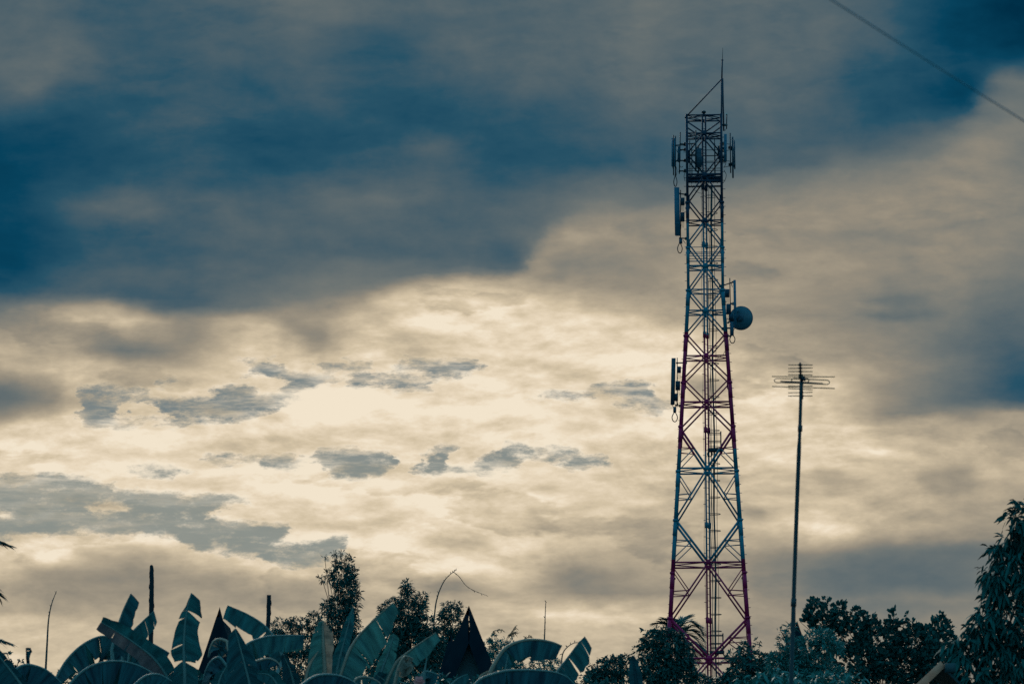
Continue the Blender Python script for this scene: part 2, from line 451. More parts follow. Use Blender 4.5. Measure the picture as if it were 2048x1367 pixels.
w_top = math_('MULTIPLY', math_('MAXIMUM', math_('MINIMUM', Vw, ROW_MID / 1000), 0.0), 1000 / SP_TOP)
w_low = math_('MULTIPLY', math_('MAXIMUM', math_('SUBTRACT', Vw, ROW_MID / 1000), 0.0), 1000 / SP_LOW)
w_all = math_('MINIMUM', math_('ADD', w_top, w_low), float(len(ROWS) - 1))
Lb = chain(row_groups, fx, w_all)
Ab = math_('MINIMUM', math_('MAXIMUM', math_('MULTIPLY_ADD', Lb, 255 / 90, -110 / 90), 0.12), 1.0)

# clear-sky field, with a finer warp
wB = nd('ShaderNodeSeparateColor')
LK.new(noise(24.0, 0.7, 1.5, 5, 0.66, 6.1, out=1), wB.inputs[0])
Ug = math_('MULTIPLY_ADD', math_('SUBTRACT', wB.outputs[0], 0.5), 0.13, U)
Vg = math_('MULTIPLY_ADD', math_('SUBTRACT', wB.outputs[1], 0.5), 0.034, V)
n = nd('ShaderNodeMapRange')
plug(n.inputs[0], Ug)
n.inputs[1].default_value = GX0 / 1000
n.inputs[2].default_value = GX1 / 1000
Gb = chain(gap_groups, n.outputs[0], math_('MULTIPLY_ADD', Vg, 1000 / G_SP, -G_TOP / G_SP))

n_soft = noise(5.0, 1, 1.7, 4, 0.55, 9.3)
n_streak = noise(8.0, 0.5, 1.7, 6, 0.62, 1.7, 0.35)
n_gap = noise(44.0, 0.55, 1.4, 5, 0.68, 5.5)
n_fine = noise(34.0, 0.7, 1.5, 5, 0.6, 2.2)
# billows: the same heap field read twice, a little apart, lights the tops of the heaps
bl0 = noise(4.2, 0.8, 2.0, 7, 0.58, 4.4, 0.15)
bl1 = nd('ShaderNodeTexNoise')
src = bl0.node
for k in ('Scale', 'Detail', 'Roughness', 'Distortion'):
    bl1.inputs[k].default_value = src.inputs[k].default_value
mp2 = nd('ShaderNodeMapping')
LK.new(comb.outputs[0], mp2.inputs[0])
m1 = src.inputs['Vector'].links[0].from_node
mp2.inputs['Scale'].default_value = m1.inputs['Scale'].default_value
lo_ = m1.inputs['Location'].default_value
mp2.inputs['Location'].default_value = (lo_[0] + 0.012, lo_[1] - 0.036, lo_[2])
LK.new(mp2.outputs[0], bl1.inputs['Vector'])
relief = math_('SUBTRACT', bl0, bl1.outputs[0])
d1 = math_('MULTIPLY', math_('SUBTRACT', n_soft, 0.5), 0.06)
d2 = math_('MULTIPLY', math_('MULTIPLY', math_('SUBTRACT', n_streak, 0.5), 0.20), Ab)
d3 = math_('MULTIPLY', math_('MULTIPLY', math_('SUBTRACT', n_fine, 0.5), 0.14), Ab)
# overlapping sheets: each fades away on one side and ends in a ragged edge on the other
sh = math_('FRACT', math_('MULTIPLY', noise(2.6, 0.75, 2.1, 7, 0.56, 12.6, 0.1), 3.3))
sh = math_('MULTIPLY', sh, math_('SUBTRACT', 1.0, sstep(sh, 0.86, 1.0)))
d5 = math_('MULTIPLY', math_('MULTIPLY', math_('SUBTRACT', sh, 0.42), 0.12), Ab)
d4 = math_('ADD', d5, math_('MULTIPLY', math_('MULTIPLY', relief, 0.78), Ab))
n_dark = noise(3.6, 1.0, 1.25, 7, 0.6, 31.0, 0.2)
d6 = math_('MULTIPLY', math_('MULTIPLY', math_('SUBTRACT', n_dark, 0.5), 0.15), math_('SUBTRACT', 1.0, Ab))
d1 = math_('ADD', math_('MULTIPLY', d1, 0.6), d6)
Lf = math_('ADD', math_('ADD', math_('ADD', Lb, d1), d4), math_('ADD', d2, d3))
gm = math_('MULTIPLY_ADD', math_('SUBTRACT', n_gap, 0.5), 2.0, math_('MULTIPLY', Gb, 0.95))
gm = math_('MULTIPLY', gm, sstep(Gb, 0.02, 0.30))
veil = sstep(noise(12.0, 0.36, 2.4, 7, 0.68, 21.0), 0.42, 0.66)
gmask = math_('MULTIPLY', sstep(gm, 0.02, 0.98), math_('SUBTRACT', 1.0, math_('MULTIPLY', veil, math_('MULTIPLY_ADD', sstep(V, 0.94, 0.99), -0.44, 0.66))))
rim = math_('MULTIPLY', math_('MULTIPLY', sstep(gm, 0.02, 0.2), math_('SUBTRACT', 1.0, sstep(gm, 0.2, 0.42))), 0.03)
Lf = math_('ADD', Lf, rim)
TONE = [(0, 30, 48), (0, 46, 70), (8, 66, 92), (40, 82, 102), (78, 97, 106), (108, 115, 114), (147, 139, 124),
        (182, 168, 144), (212, 195, 166), (232, 215, 188), (242, 228, 204)]
tone = ramp(Lf, [(c[1] / 255, rgb(*c)) for c in TONE])
gcol = mixc(sstep(V, 0.80, 1.0), rgb(98, 119, 128), rgb(128, 138, 135))
gcol = mixc(math_('MULTIPLY', n_streak, 0.35), gcol, rgb(160, 156, 142))
view_sky = mixc(math_('MULTIPLY', gmask, 0.95), tone, gcol)

# the rest of the sky: broken overcast over a clear blue NISHITA sky
nish = nd('ShaderNodeTexSky', sky_type='NISHITA', sun_disc=False)
nish.sun_elevation = SUN_EL
nish.sun_rotation = SUN_AZ
nish.air_density = 1.4
nish.dust_density = 2.0
nsk = nd('ShaderNodeMix', data_type='RGBA', blend_type='MULTIPLY')
nsk.inputs[0].default_value = 1.0
LK.new(nish.outputs[0], nsk.inputs[6])
nsk.inputs[7].default_value = (0.06, 0.105, 0.125, 1)
mpo = nd('ShaderNodeMapping')
LK.new(tc.outputs['Generated'], mpo.inputs[0])
mpo.inputs['Scale'].default_value = (1, 1, 2.2)
no = nd('ShaderNodeTexNoise')
LK.new(mpo.outputs[0], no.inputs['Vector'])
no.inputs['Scale'].default_value = 2.6
no.inputs['Detail'].default_value = 6
deck = ramp(no.outputs[0], [(0.25, rgb(22, 116, 148)), (0.5, rgb(76, 146, 170)), (0.75, rgb(128, 172, 184))])
rest = mixc(0.8, nsk.outputs[2], deck)
inx = math_('SUBTRACT', 1.0, sstep(math_('ABSOLUTE', uu), 0.13, 0.30))
inv = math_('SUBTRACT', 1.0, sstep(vv, 0.215, 0.36))
front = math_('MULTIPLY', math_('MULTIPLY', inx, inv), math_('GREATER_THAN', dy, 0.1))
sky_col = mixc(front, rest, view_sky)
bg = nd('ShaderNodeBackground')
LK.new(sky_col, bg.inputs[0])
bg.inputs[1].default_value = 1.0
wo = nd('ShaderNodeOutputWorld')
LK.new(bg.outputs[0], wo.inputs[0])
scene.world = world
world.cycles.sampling_method = 'MANUAL'
world.cycles.sample_map_resolution = 1024


# ------------------------------------------------------------------ materials
def nodes_of(name):
    mt = bpy.data.materials.new(name)
    mt.use_nodes = True
    t = mt.node_tree
    t.nodes.clear()
    out = t.nodes.new('ShaderNodeOutputMaterial')
    return mt, t, out


def noise_mix(t, c1, c2, scale, coord='Object', detail=4, stretch=(1, 1, 1), lo=0.35, hi=0.65):
    tcn = t.nodes.new('ShaderNodeTexCoord')
    mp = t.nodes.new('ShaderNodeMapping')
    mp.inputs['Scale'].default_value = stretch
    t.links.new(tcn.outputs[coord], mp.inputs[0])
    n = t.nodes.new('ShaderNodeTexNoise')
    n.inputs['Scale'].default_value = scale
    n.inputs['Detail'].default_value = detail
    t.links.new(mp.outputs[0], n.inputs['Vector'])
    r = t.nodes.new('ShaderNodeValToRGB')
    r.color_ramp.elements[0].position = lo
    r.color_ramp.elements[1].position = hi
    r.color_ramp.elements[0].color = (*c1, 1)
    r.color_ramp.elements[1].color = (*c2, 1)
    t.links.new(n.outputs[0], r.inputs[0])
    return r.outputs[0]


def solid(name, c1, c2=None, scale=6.0, rough=0.6, metal=0.0, stretch=(1, 1, 1), spec=0.4):
    mt, t, out = nodes_of(name)
    b = t.nodes.new('ShaderNodeBsdfPrincipled')
    b.inputs['Roughness'].default_value = rough
    b.inputs['Metallic'].default_value = metal
    b.inputs['Specular IOR Level'].default_value = spec
    t.links.new(noise_mix(t, c1, c2 or tuple(x * 0.7 for x in c1), scale, stretch=stretch), b.inputs['Base Color'])
    t.links.new(b.outputs[0], out.inputs[0])
    return mt


def leafy(name, c1, c2, trans=0.3, tcol=None, scale=0.6, rough=0.45, spec=0.2):
    """Leaf surface: glossy skin over a partly translucent blade."""
    mt, t, out = nodes_of(name)
    b = t.nodes.new('ShaderNodeBsdfPrincipled')
    b.inputs['Roughness'].default_value = rough
    b.inputs['Specular IOR Level'].default_value = spec
    col = noise_mix(t, c1, c2, scale)
    t.links.new(col, b.inputs['Base Color'])
    tr = t.nodes.new('ShaderNodeBsdfTranslucent')
    tr.inputs[0].default_value = (*(tcol or c2), 1)
    mx = t.nodes.new('ShaderNodeMixShader')
    mx.inputs[0].default_value = trans
    t.links.new(b.outputs[0], mx.inputs[1])
    t.links.new(tr.outputs[0], mx.inputs[2])
    t.links.new(mx.outputs[0], out.inputs[0])
    return mt


def banana_mat(name, c1, c2, tcol, trans=0.3):
    """Ribbed banana blade: side veins run across the leaf (UV x runs along it)."""
    mt, t, out = nodes_of(name)
    b = t.nodes.new('ShaderNodeBsdfPrincipled')
    b.inputs['Roughness'].default_value = 0.42
    b.inputs['Specular IOR Level'].default_value = 0.22
    col = noise_mix(t, c1, c2, 1.0, coord='UV', detail=6, stretch=(11, 0.5, 1), lo=0.36, hi=0.66)
    t.links.new(col, b.inputs['Base Color'])
    tr = t.nodes.new('ShaderNodeBsdfTranslucent')
    tcl = noise_mix(t, tuple(x * 0.3 for x in tcol), tuple(x * 1.25 for x in tcol), 1.0, coord='UV', detail=6, stretch=(8, 0.6, 1), lo=0.36, hi=0.66)
    t.links.new(tcl, tr.inputs[0])
    mx = t.nodes.new('ShaderNodeMixShader')
    mx.inputs[0].default_value = trans
    tcn = t.nodes.new('ShaderNodeTexCoord')
    mp = t.nodes.new('ShaderNodeMapping')
    mp.inputs['Scale'].default_value = (40, 0.5, 1)
    t.links.new(tcn.outputs['UV'], mp.inputs[0])
    n = t.nodes.new('ShaderNodeTexNoise')
    n.inputs['Scale'].default_value = 1.0
    t.links.new(mp.outputs[0], n.inputs['Vector'])
    bp = t.nodes.new('ShaderNodeBump')
    bp.inputs['Strength'].default_value = 0.5
    bp.inputs['Distance'].default_value = 0.02
    t.links.new(n.outputs[0], bp.inputs['Height'])
    t.links.new(bp.outputs[0], b.inputs['Normal'])
    t.links.new(b.outputs[0], mx.inputs[1])
    t.links.new(tr.outputs[0], mx.inputs[2])
    t.links.new(mx.outputs[0], out.inputs[0])
    return mt


def tower_paint():
    """Aviation bands by height: dark, pale, red, pale, red."""
    mt, t, out = nodes_of('tower_paint')
    b = t.nodes.new('ShaderNodeBsdfPrincipled')
    b.inputs['Roughness'].default_value = 0.55
    b.inputs['Specular IOR Level'].default_value = 0.3
    g = t.nodes.new('ShaderNodeNewGeometry')
    s = t.nodes.new('ShaderNodeSeparateXYZ')
    t.links.new(g.outputs['Position'], s.inputs[0])
    mr = t.nodes.new('ShaderNodeMapRange')
    mr.inputs[1].default_value = 0
    mr.inputs[2].default_value = 50
    t.links.new(s.outputs[2], mr.inputs[0])
    r = t.nodes.new('ShaderNodeValToRGB')
    cr = r.color_ramp
    cr.interpolation = 'CONSTANT'
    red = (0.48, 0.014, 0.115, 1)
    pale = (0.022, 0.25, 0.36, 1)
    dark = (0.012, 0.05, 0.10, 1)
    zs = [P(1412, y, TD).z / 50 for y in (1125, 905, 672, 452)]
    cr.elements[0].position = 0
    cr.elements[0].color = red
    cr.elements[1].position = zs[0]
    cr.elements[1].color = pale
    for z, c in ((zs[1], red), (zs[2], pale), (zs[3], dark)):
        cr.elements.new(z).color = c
    t.links.new(mr.outputs[0], r.inputs[0])
    n = t.nodes.new('ShaderNodeTexNoise')
    n.inputs['Scale'].default_value = 1.3
    n.inputs['Detail'].default_value = 5
    t.links.new(g.outputs['Position'], n.inputs['Vector'])
    mr2 = t.nodes.new('ShaderNodeMapRange')
    mr2.inputs[1].default_value = 0.3
    mr2.inputs[2].default_value = 0.7
    mr2.inputs[3].default_value = 0.65
    mr2.inputs[4].default_value = 1.15
    t.links.new(n.outputs[0], mr2.inputs[0])
    mm = t.nodes.new('ShaderNodeMix')
    mm.data_type = 'RGBA'
    mm.blend_type = 'MULTIPLY'
    mm.inputs[0].default_value = 1.0
    t.links.new(r.outputs[0], mm.inputs[6])
    t.links.new(mr2.outputs[0], mm.inputs[7])
    t.links.new(mm.outputs[2], b.inputs['Base Color'])
    t.links.new(b.outputs[0], out.inputs[0])
    return mt


TD = 213.0
M = {
    'paint': tower_paint(),
    'steel': solid('dark_steel', (0.010, 0.035, 0.055), (0.016, 0.05, 0.075), 3, 0.5, 0.2),
    'radome': solid('radome_plastic', (0.016, 0.155, 0.26), (0.024, 0.18, 0.29), 2, 0.45),
    'radome_dark': solid('radome_plastic_dark', (0.014, 0.09, 0.15), (0.02, 0.11, 0.18), 2, 0.5),
    'radome_grey': solid('radome_plastic_grey', (0.02, 0.075, 0.12), (0.026, 0.09, 0.14), 2, 0.5),
    'dish': solid('dish_shell', (0.04, 0.155, 0.22), (0.055, 0.19, 0.26), 2, 0.4),
    'dish_hub': solid('dish_hub', (0.018, 0.09, 0.15), (0.025, 0.11, 0.17), 3, 0.5),
    'wire': solid('wire_sleeve', (0.09, 0.30, 0.42), (0.12, 0.34, 0.46), 5, 0.8),
    'feeder': solid('feeder_jacket', (0.012, 0.07, 0.085), (0.02, 0.09, 0.11), 5, 0.6),
    'cable': solid('cable_rubber', (0.008, 0.022, 0.034), (0.012, 0.03, 0.045), 5, 0.6),
    'lamp': solid('lamp_cap', (0.75, 0.72, 0.66), (0.8, 0.78, 0.72), 5, 0.3),
    'alu': solid('weathered_aluminium', (0.20, 0.13, 0.07), (0.26, 0.18, 0.11), 8, 0.5, 0.0),
    'mast': solid('galvanised_mast', (0.008, 0.035, 0.05), (0.03, 0.08, 0.10), 2.5, 0.6, 0.0, (1, 1, 0.3)),
    'antenna_dark': solid('antenna_plastic', (0.006, 0.03, 0.055), (0.01, 0.04, 0.07), 5, 0.5),
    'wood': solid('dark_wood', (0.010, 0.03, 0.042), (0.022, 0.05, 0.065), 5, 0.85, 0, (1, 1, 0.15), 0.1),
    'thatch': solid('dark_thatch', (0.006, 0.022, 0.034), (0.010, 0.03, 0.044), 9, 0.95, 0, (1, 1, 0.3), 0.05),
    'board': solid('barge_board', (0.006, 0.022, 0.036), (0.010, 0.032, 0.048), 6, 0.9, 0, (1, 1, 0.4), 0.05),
    'pink_board': solid('sunlit_tint_board', (0.85, 0.30, 0.19), (0.95, 0.40, 0.27), 7, 0.8, 0, (1, 1, 1), 0.1),  # bright warm base colour stands in for sunlight on the board
    'tin': solid('roof_tin', (0.02, 0.08, 0.10), (0.04, 0.11, 0.13), 2, 0.5, 0.3),
    'bark': solid('bark', (0.006, 0.022, 0.03), (0.014, 0.036, 0.044), 8, 0.9, 0, (1, 1, 0.3), 0.1),
    'stem': solid('banana_stem', (0.02, 0.09, 0.10), (0.05, 0.12, 0.12), 4, 0.6, 0, (1, 1, 0.2)),
    'rib': solid('banana_midrib', (0.10, 0.22, 0.22), (0.15, 0.26, 0.25), 6, 0.5),
    'rib_warm': solid('banana_midrib_warm', (0.34, 0.27, 0.21), (0.40, 0.32, 0.25), 6, 0.5),
    'ground': solid('ground_soil', (0.02, 0.035, 0.03), (0.05, 0.06, 0.045), 0.4, 0.95, 0, (1, 1, 1), 0.05),
    'flower': solid('flower_petal', (0.75, 0.24, 0.24), (0.8, 0.33, 0.30), 8, 0.6),
    'culm': solid('bamboo_culm', (0.03, 0.07, 0.075), (0.06, 0.09, 0.085), 6, 0.6),
    'leaf_a': leafy('leaf_dark', (0.008, 0.0972, 0.0918), (0.0238, 0.175, 0.1652), 0.14, (0.02, 0.10, 0.11)),
    'leaf_b': leafy('leaf_bamboo', (0.008, 0.0994, 0.0938), (0.0216, 0.1604, 0.1515), 0.14, (0.03, 0.10, 0.11)),
    'leaf_c': leafy('leaf_light', (0.0192, 0.2214, 0.2091), (0.0486, 0.2916, 0.2754), 0.18, (0.05, 0.16, 0.16)),
    'leaf_m': leafy('leaf_mango', (0.0064, 0.108, 0.102), (0.0173, 0.1641, 0.1549), 0.10, (0.02, 0.09, 0.10), 1.2, 0.6, 0.08),
    'palm': leafy('leaf_palm', (0.0096, 0.081, 0.0765), (0.0192, 0.1188, 0.1122), 0.2, (0.05, 0.13, 0.13)),
    'plume': leafy('reed_plume', (0.10, 0.10, 0.08), (0.20, 0.17, 0.12), 0.3, (0.25, 0.20, 0.14)),
    'ban_a': banana_mat('banana_blade', (0.003, 0.045, 0.066), (0.03, 0.20, 0.22), (0.012, 0.125, 0.145), 0.30),
    'ban_b': banana_mat('banana_blade_deep', (0.002, 0.032, 0.052), (0.016, 0.14, 0.17), (0.006, 0.075, 0.095), 0.26),
    'ban_c': banana_mat('banana_blade_bright', (0.008, 0.07, 0.09), (0.08, 0.28, 0.27), (0.045, 0.22, 0.215), 0.36),
    'ban_dry': banana_mat('banana_blade_pale', (0.17, 0.18, 0.155), (0.30, 0.27, 0.22), (0.46, 0.36, 0.28), 0.40),
    'ban_pink': banana_mat('banana_blade_rosy', (0.02, 0.06, 0.085), (0.11, 0.12, 0.135), (0.13, 0.12, 0.125), 0.33),
}


# ------------------------------------------------------------------ mesh builder
class MB:
    def __init__(self):
        self.v, self.f, self.flat = [], [], False

    def tube(self, pts, rads, n=8, cap=True):
        pts = [Vector(p) for p in pts]
        if not hasattr(rads, '__len__'):
            rads = [rads] * len(pts)
        base = len(self.v)
        prev = None
        for i, p in enumerate(pts):
            t = (pts[min(i + 1, len(pts) - 1)] - pts[max(i - 1, 0)])
            t = t.normalized() if t.length > 1e-9 else Vector((0, 0, 1))
            if prev is None:
                a = Vector((0, 0, 1)) if abs(t.z) < 0.9 else Vector((1, 0, 0))
            else:
                a = prev
            x = (a - t * a.dot(t)).normalized()
            prev = x
            y = t.cross(x)
            for k in range(n):
                an = 2 * math.pi * k / n
                self.v.append(p + (x * math.cos(an) + y * math.sin(an)) * rads[i])
        for i in range(len(pts) - 1):
            for k in range(n):
                a = base + i * n + k
                b = base + i * n + (k + 1) % n
                self.f.append((a, b, b + n, a + n))
        if cap:
            self.f.append(tuple(base + k for k in reversed(range(n))))
            e = base + (len(pts) - 1) * n
            self.f.append(tuple(e + k for k in range(n)))
        return self

    def prism(self, c0, c1, ax, ay, w, d, ch=0.2, w1=None):
        """Chamfered rectangular bar from c0 to c1; ax, ay its section axes; w, d full sizes."""
        base = len(self.v)
        ax, ay = Vector(ax), Vector(ay)
        for c, ww in ((Vector(c0), w), (Vector(c1), w1 or w)):
            h, e = ww / 2, d / 2
            k = min(h, e) * ch
            for x, y in ((h, -e + k), (h, e - k), (h - k, e), (-h + k, e), (-h, e - k), (-h, -e + k), (-h + k, -e), (h - k, -e)):
                self.v.append(c + ax * x + ay * y)
        for k in range(8):
            a, b = base + k, base + (k + 1) % 8
            self.f.append((a, b, b + 8, a + 8))
        self.f.append(tuple(base + k for k in reversed(range(8))))
        self.f.append(tuple(base + 8 + k for k in range(8)))
        return self

    def slab(self, quad, thick):
        """A planar polygon given thickness along its normal."""
        q = [Vector(p) for p in quad]
        self.flat = True
        n = (q[1] - q[0]).cross(q[2] - q[0]).normalized() * thick
        base = len(self.v)
        self.v += q + [p + n for p in q]
        k = len(q)
        self.f.append(tuple(base + i for i in reversed(range(k))))
        self.f.append(tuple(base + k + i for i in range(k)))
        for i in range(k):
            j = (i + 1) % k
            self.f.append((base + i, base + j, base + k + j, base + k + i))
        return self

    def lathe(self, c, axis, prof, n=32):
        """prof: list of (distance along axis, radius)."""
        axis = Vector(axis).normalized()
        a = Vector((0, 0, 1)) if abs(axis.z) < 0.9 else Vector((1, 0, 0))
        x = (a - axis * a.dot(axis)).normalized()
        y = axis.cross(x)
        base = len(self.v)
        for s, r in prof:
            for k in range(n):
                an = 2 * math.pi * k / n
                self.v.append(Vector(c) + axis * s + (x * math.cos(an) + y * math.sin(an)) * r)
        for i in range(len(prof) - 1):
            for k in range(n):
                p = base + i * n + k
                q = base + i * n + (k + 1) % n
                self.f.append((p, q, q + n, p + n))
        self.f.append(tuple(base + k for k in reversed(range(n))))
        e = base + (len(prof) - 1) * n
        self.f.append(tuple(e + k for k in range(n)))
        return self

    def build(self, name, mat, parent=None, smooth=True, uv=None):
        me = bpy.data.meshes.new(name)
        o = wpos(parent) if parent else Vector((0, 0, 0))
        me.from_pydata([tuple(Vector(v) - o) for v in self.v], [], self.f)
        me.materials.append(mat)
        if smooth and not self.flat and len(me.polygons):
            me.polygons.foreach_set('use_smooth', [len(p.vertices) == 4 for p in me.polygons])
        if uv is not None:
            l = me.uv_layers.new(name='UVMap')
            arr = np.array([uv[lp.vertex_index] for lp in me.loops], dtype=np.float32).ravel()
            l.data.foreach_set('uv', arr)
        ob = bpy.data.objects.new(name, me)
        COL.objects.link(ob)
        if parent:
            ob.parent = parent
        return ob


def wpos(o):
    p = Vector((0, 0, 0))
    while o:
        p += o.location
        o = o.parent
    return p


def thing(name, label, cat, loc, group=None):
    o = bpy.data.objects.new(name, None)
    o.empty_display_size = 0.3
    COL.objects.link(o)
    o.location = loc
    tag(o, label, cat, group)
    return o


def tag(o, label=None, cat=None, group=None, kind=None):
    for k, v in (('label', label), ('category', cat), ('group', group), ('kind', kind)):
        if v:
            o[k] = v
    return o


def spline(pts, n):
    """Catmull-Rom through the points, n samples; works on Vectors."""
    pts = [Vector(p) for p in pts]
    q = [pts[0] * 2 - pts[1]] + pts + [pts[-1] * 2 - pts[-2]]
    out = []
    segs = len(pts) - 1
    for i in range(n):
        t = i / (n - 1) * segs
        k = min(int(t), segs - 1)
        t -= k
        a, b, c, d = q[k], q[k + 1], q[k + 2], q[k + 3]
        out.append(0.5 * ((2 * b) + (c - a) * t + (2 * a - 5 * b + 4 * c - d) * t * t + (3 * b - a - 3 * c + d) * t ** 3))
    return out


# ------------------------------------------------------------------ ground
gm_ = MB()
N = 40
ext = 2500
for j in range(N + 1):
    for i in range(N + 1):
        x = (i / N * 2 - 1)
        y = (j / N * 2 - 1)
        x = math.copysign(abs(x) ** 2.2, x) * ext
        y = math.copysign(abs(y) ** 2.2, y) * ext + 100
        gm_.v.append(Vector((x, y, -0.02 + 0.04 * math.sin(x * 0.13) * math.cos(y * 0.11) - 0.05)))
for j in range(N):
    for i in range(N):
        a = j * (N + 1) + i
        gm_.f.append((a, a + 1, a + N + 2, a + N + 1))
tag(gm_.build('ground', M['ground']), kind='structure')

# ------------------------------------------------------------------ lattice tower
S = F / TD                       # photo pixels per metre at the tower
YAW = math.radians(2.5)
TB = P(1418, 1270, TD)
TB = Vector((TB.x, TD, 0.0))


def zt(py):
    return P(1412, py, TD).z


def T(lx, ly, z):
    return Vector((TB.x + lx * math.cos(YAW) + ly * math.sin(YAW), TB.y - lx * math.sin(YAW) + ly * math.cos(YAW), z))


Z_KINK = zt(590)


def half(z):
    if z >= Z_KINK:
        return 34.8 / S
    zb = zt(1250)
    return (34.8 + (78 - 34.8) * (Z_KINK - z) / (Z_KINK - zb)) / S


tower = thing('lattice_tower', 'tall red and teal banded steel lattice mast with lightning rod, behind the trees', 'tower', TB)
Z_TOP = zt(234)
SGN = [(-1, -1), (1, -1), (1, 1), (-1, 1)]


def corner(k, z):
    a = half(z)
    return T(SGN[k][0] * a, SGN[k][1] * a, z)


def fmid(k, z, side=0.0):
    """Point on face k (0 near, 1 right, 2 far, 3 left) at fraction side (-1..1)."""
    a = half(z)
    c0, c1 = SGN[k], SGN[(k + 1) % 4]
    s = (side + 1) / 2
    return T((c0[0] * (1 - s) + c1[0] * s) * a, (c0[1] * (1 - s) + c1[1] * s) * a, z)


LEGR = lambda z: 0.060 if z > zt(450) else (0.066 if z > Z_KINK else 0.080)
joints = [zt(p) for p in (410, 500, 585, 676, 770, 858, 947, 1045, 1150, 1240, 1340, 1460, 1590, 1730)]
zl = [0.0] + sorted(joints) + [Z_TOP]
for k in range(4):
    mb = MB()
    for a, b in zip(zl[:-1], zl[1:]):
        r = LEGR((a + b) / 2)
        mb.tube([corner(k, a), corner(k, b)], [r, r], 10)
        if b < Z_TOP:
            d = (corner(k, b) - corner(k, a)).normalized()
            mb.tube([corner(k, b) - d * 0.05, corner(k, b) + d * 0.05], r + 0.045, 10)
            mb.tube([corner(k, b) - d * 0.75, corner(k, b) - d * 0.06], r + 0.013, 10)
    if k in (1, 3):                       # step bolts up two of the legs
        z = 3.0
        while z < Z_TOP - 1:
            c = corner(k, z)
            mb.tube([c, c + Vector((SGN[k][0] * 0.17, -0.02, 0.0))], 0.014, 5)
            z += 0.42
    # ground plate
    mb.tube([corner(k, -0.1), corner(k, 0.12)], 0.3, 12)
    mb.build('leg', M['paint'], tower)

STARS = [272, 355, 445.6, 535.7, 625, 716, 808.7, 941, 1129, 1320, 1515, 1720]
NODES = [313, 402, 490, 583, 671, 762, 862, 1043, 1240, 1425, 1620]


def bar(mb, a, b, r, n=6):
    mb.tube([a, b], r, n)


# top frame and star levels
for i, py in enumerate([236] + STARS):
    z = zt(py)
    r = 0.036 if i < 7 else 0.044
    for k in range(4):
        mb = MB()
        bar(mb, corner(k, z), corner((k + 1) % 4, z), r)
        c = fmid(k, z)
        e = (corner((k + 1) % 4, z) - corner(k, z)).normalized()
        nrm = e.cross(Vector((0, 0, 1)))
        g = 0.24 if i else 0.1
        mb.prism(c - Vector((0, 0, g / 2)), c + Vector((0, 0, g / 2)), e, nrm, g * 0.95, 0.11, 0.3)
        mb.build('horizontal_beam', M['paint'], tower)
    mb = MB()
    for k in range(4):
        bar(mb, fmid(k, z), fmid((k + 1) % 4, z), 0.026, 6)
        if i in (0, 1, 2):
            bar(mb, fmid(k, z), corner((k + 2) % 4, z), 0.02, 6)
    mb.build('plan_bracing', M['paint'], tower)

# diamond bracing, one piece per face and bay
bays = [(zt(236), zt(236), zt(272))] + [(zt(STARS[i]), zt(NODES[i]), zt(STARS[i + 1])) for i in range(len(STARS) - 1)]
for bi, (z0, zn, z1) in enumerate(bays):
    big = bi >= 7
    for k in range(4):
        mb = MB()
        r = 0.035 if bi < 7 else 0.041
        for s in (-1, 1):
            if bi == 0:
                bar(mb, fmid(k, z0 - 0.3, s), fmid(k, z1), r)
                continue
            bar(mb, fmid(k, z0), fmid(k, zn, s), r)
            bar(mb, fmid(k, zn, s), fmid(k, z1), r * (1.35 if big else 1.0))
            # node plate on the leg
            c = fmid(k, zn, s * 0.96)
            e = (corner((k + 1) % 4, zn) - corner(k, zn)).normalized()
            mb.prism(c - Vector((0, 0, 0.17)), c + Vector((0, 0, 0.17)), e, e.cross(Vector((0, 0, 1))), 0.16, 0.03, 0.3)
            if big:
                zq = (zn + z1) / 2
                q = (fmid(k, zn, s) + fmid(k, z1)) / 2
                bar(mb, fmid(k, zq + 0.05, s), q, 0.024)
                bar(mb, fmid(k, z1 + 0.18, s), q, 0.024)
                if bi >= 8:
                    zq = (zn + z0) / 2
                    q = (fmid(k, zn, s) + fmid(k, z0)) / 2
                    bar(mb, fmid(k, zq - 0.05, s), q, 0.024)
                    bar(mb, fmid(k, z0 - 0.2, s), q, 0.024)
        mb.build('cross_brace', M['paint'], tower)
    if big:
        # inner hip bracing between neighbouring faces at the half bays
        for zq in ([(zn + z1) / 2] if bi == 7 else [(zn + z1) / 2, (zn + z0) / 2]):
            for k in range(4):
                mb = MB()
                bar(mb, fmid(k, zq, 0.5), fmid((k + 1) % 4, zq, -0.5), 0.02)
                mb.build('hip_brace', M['paint'], tower)
# extra mid-bay belt where the nodes carry a horizontal
for py in (583,):
    z = zt(py)
    mb = MB()
    for k in range(4):
        bar(mb, corner(k, z), corner((k + 1) % 4, z), 0.03)
        bar(mb, fmid(k, z), fmid((k + 1) % 4, z), 0.022)
    mb.build('belt_frame', M['paint'], tower)

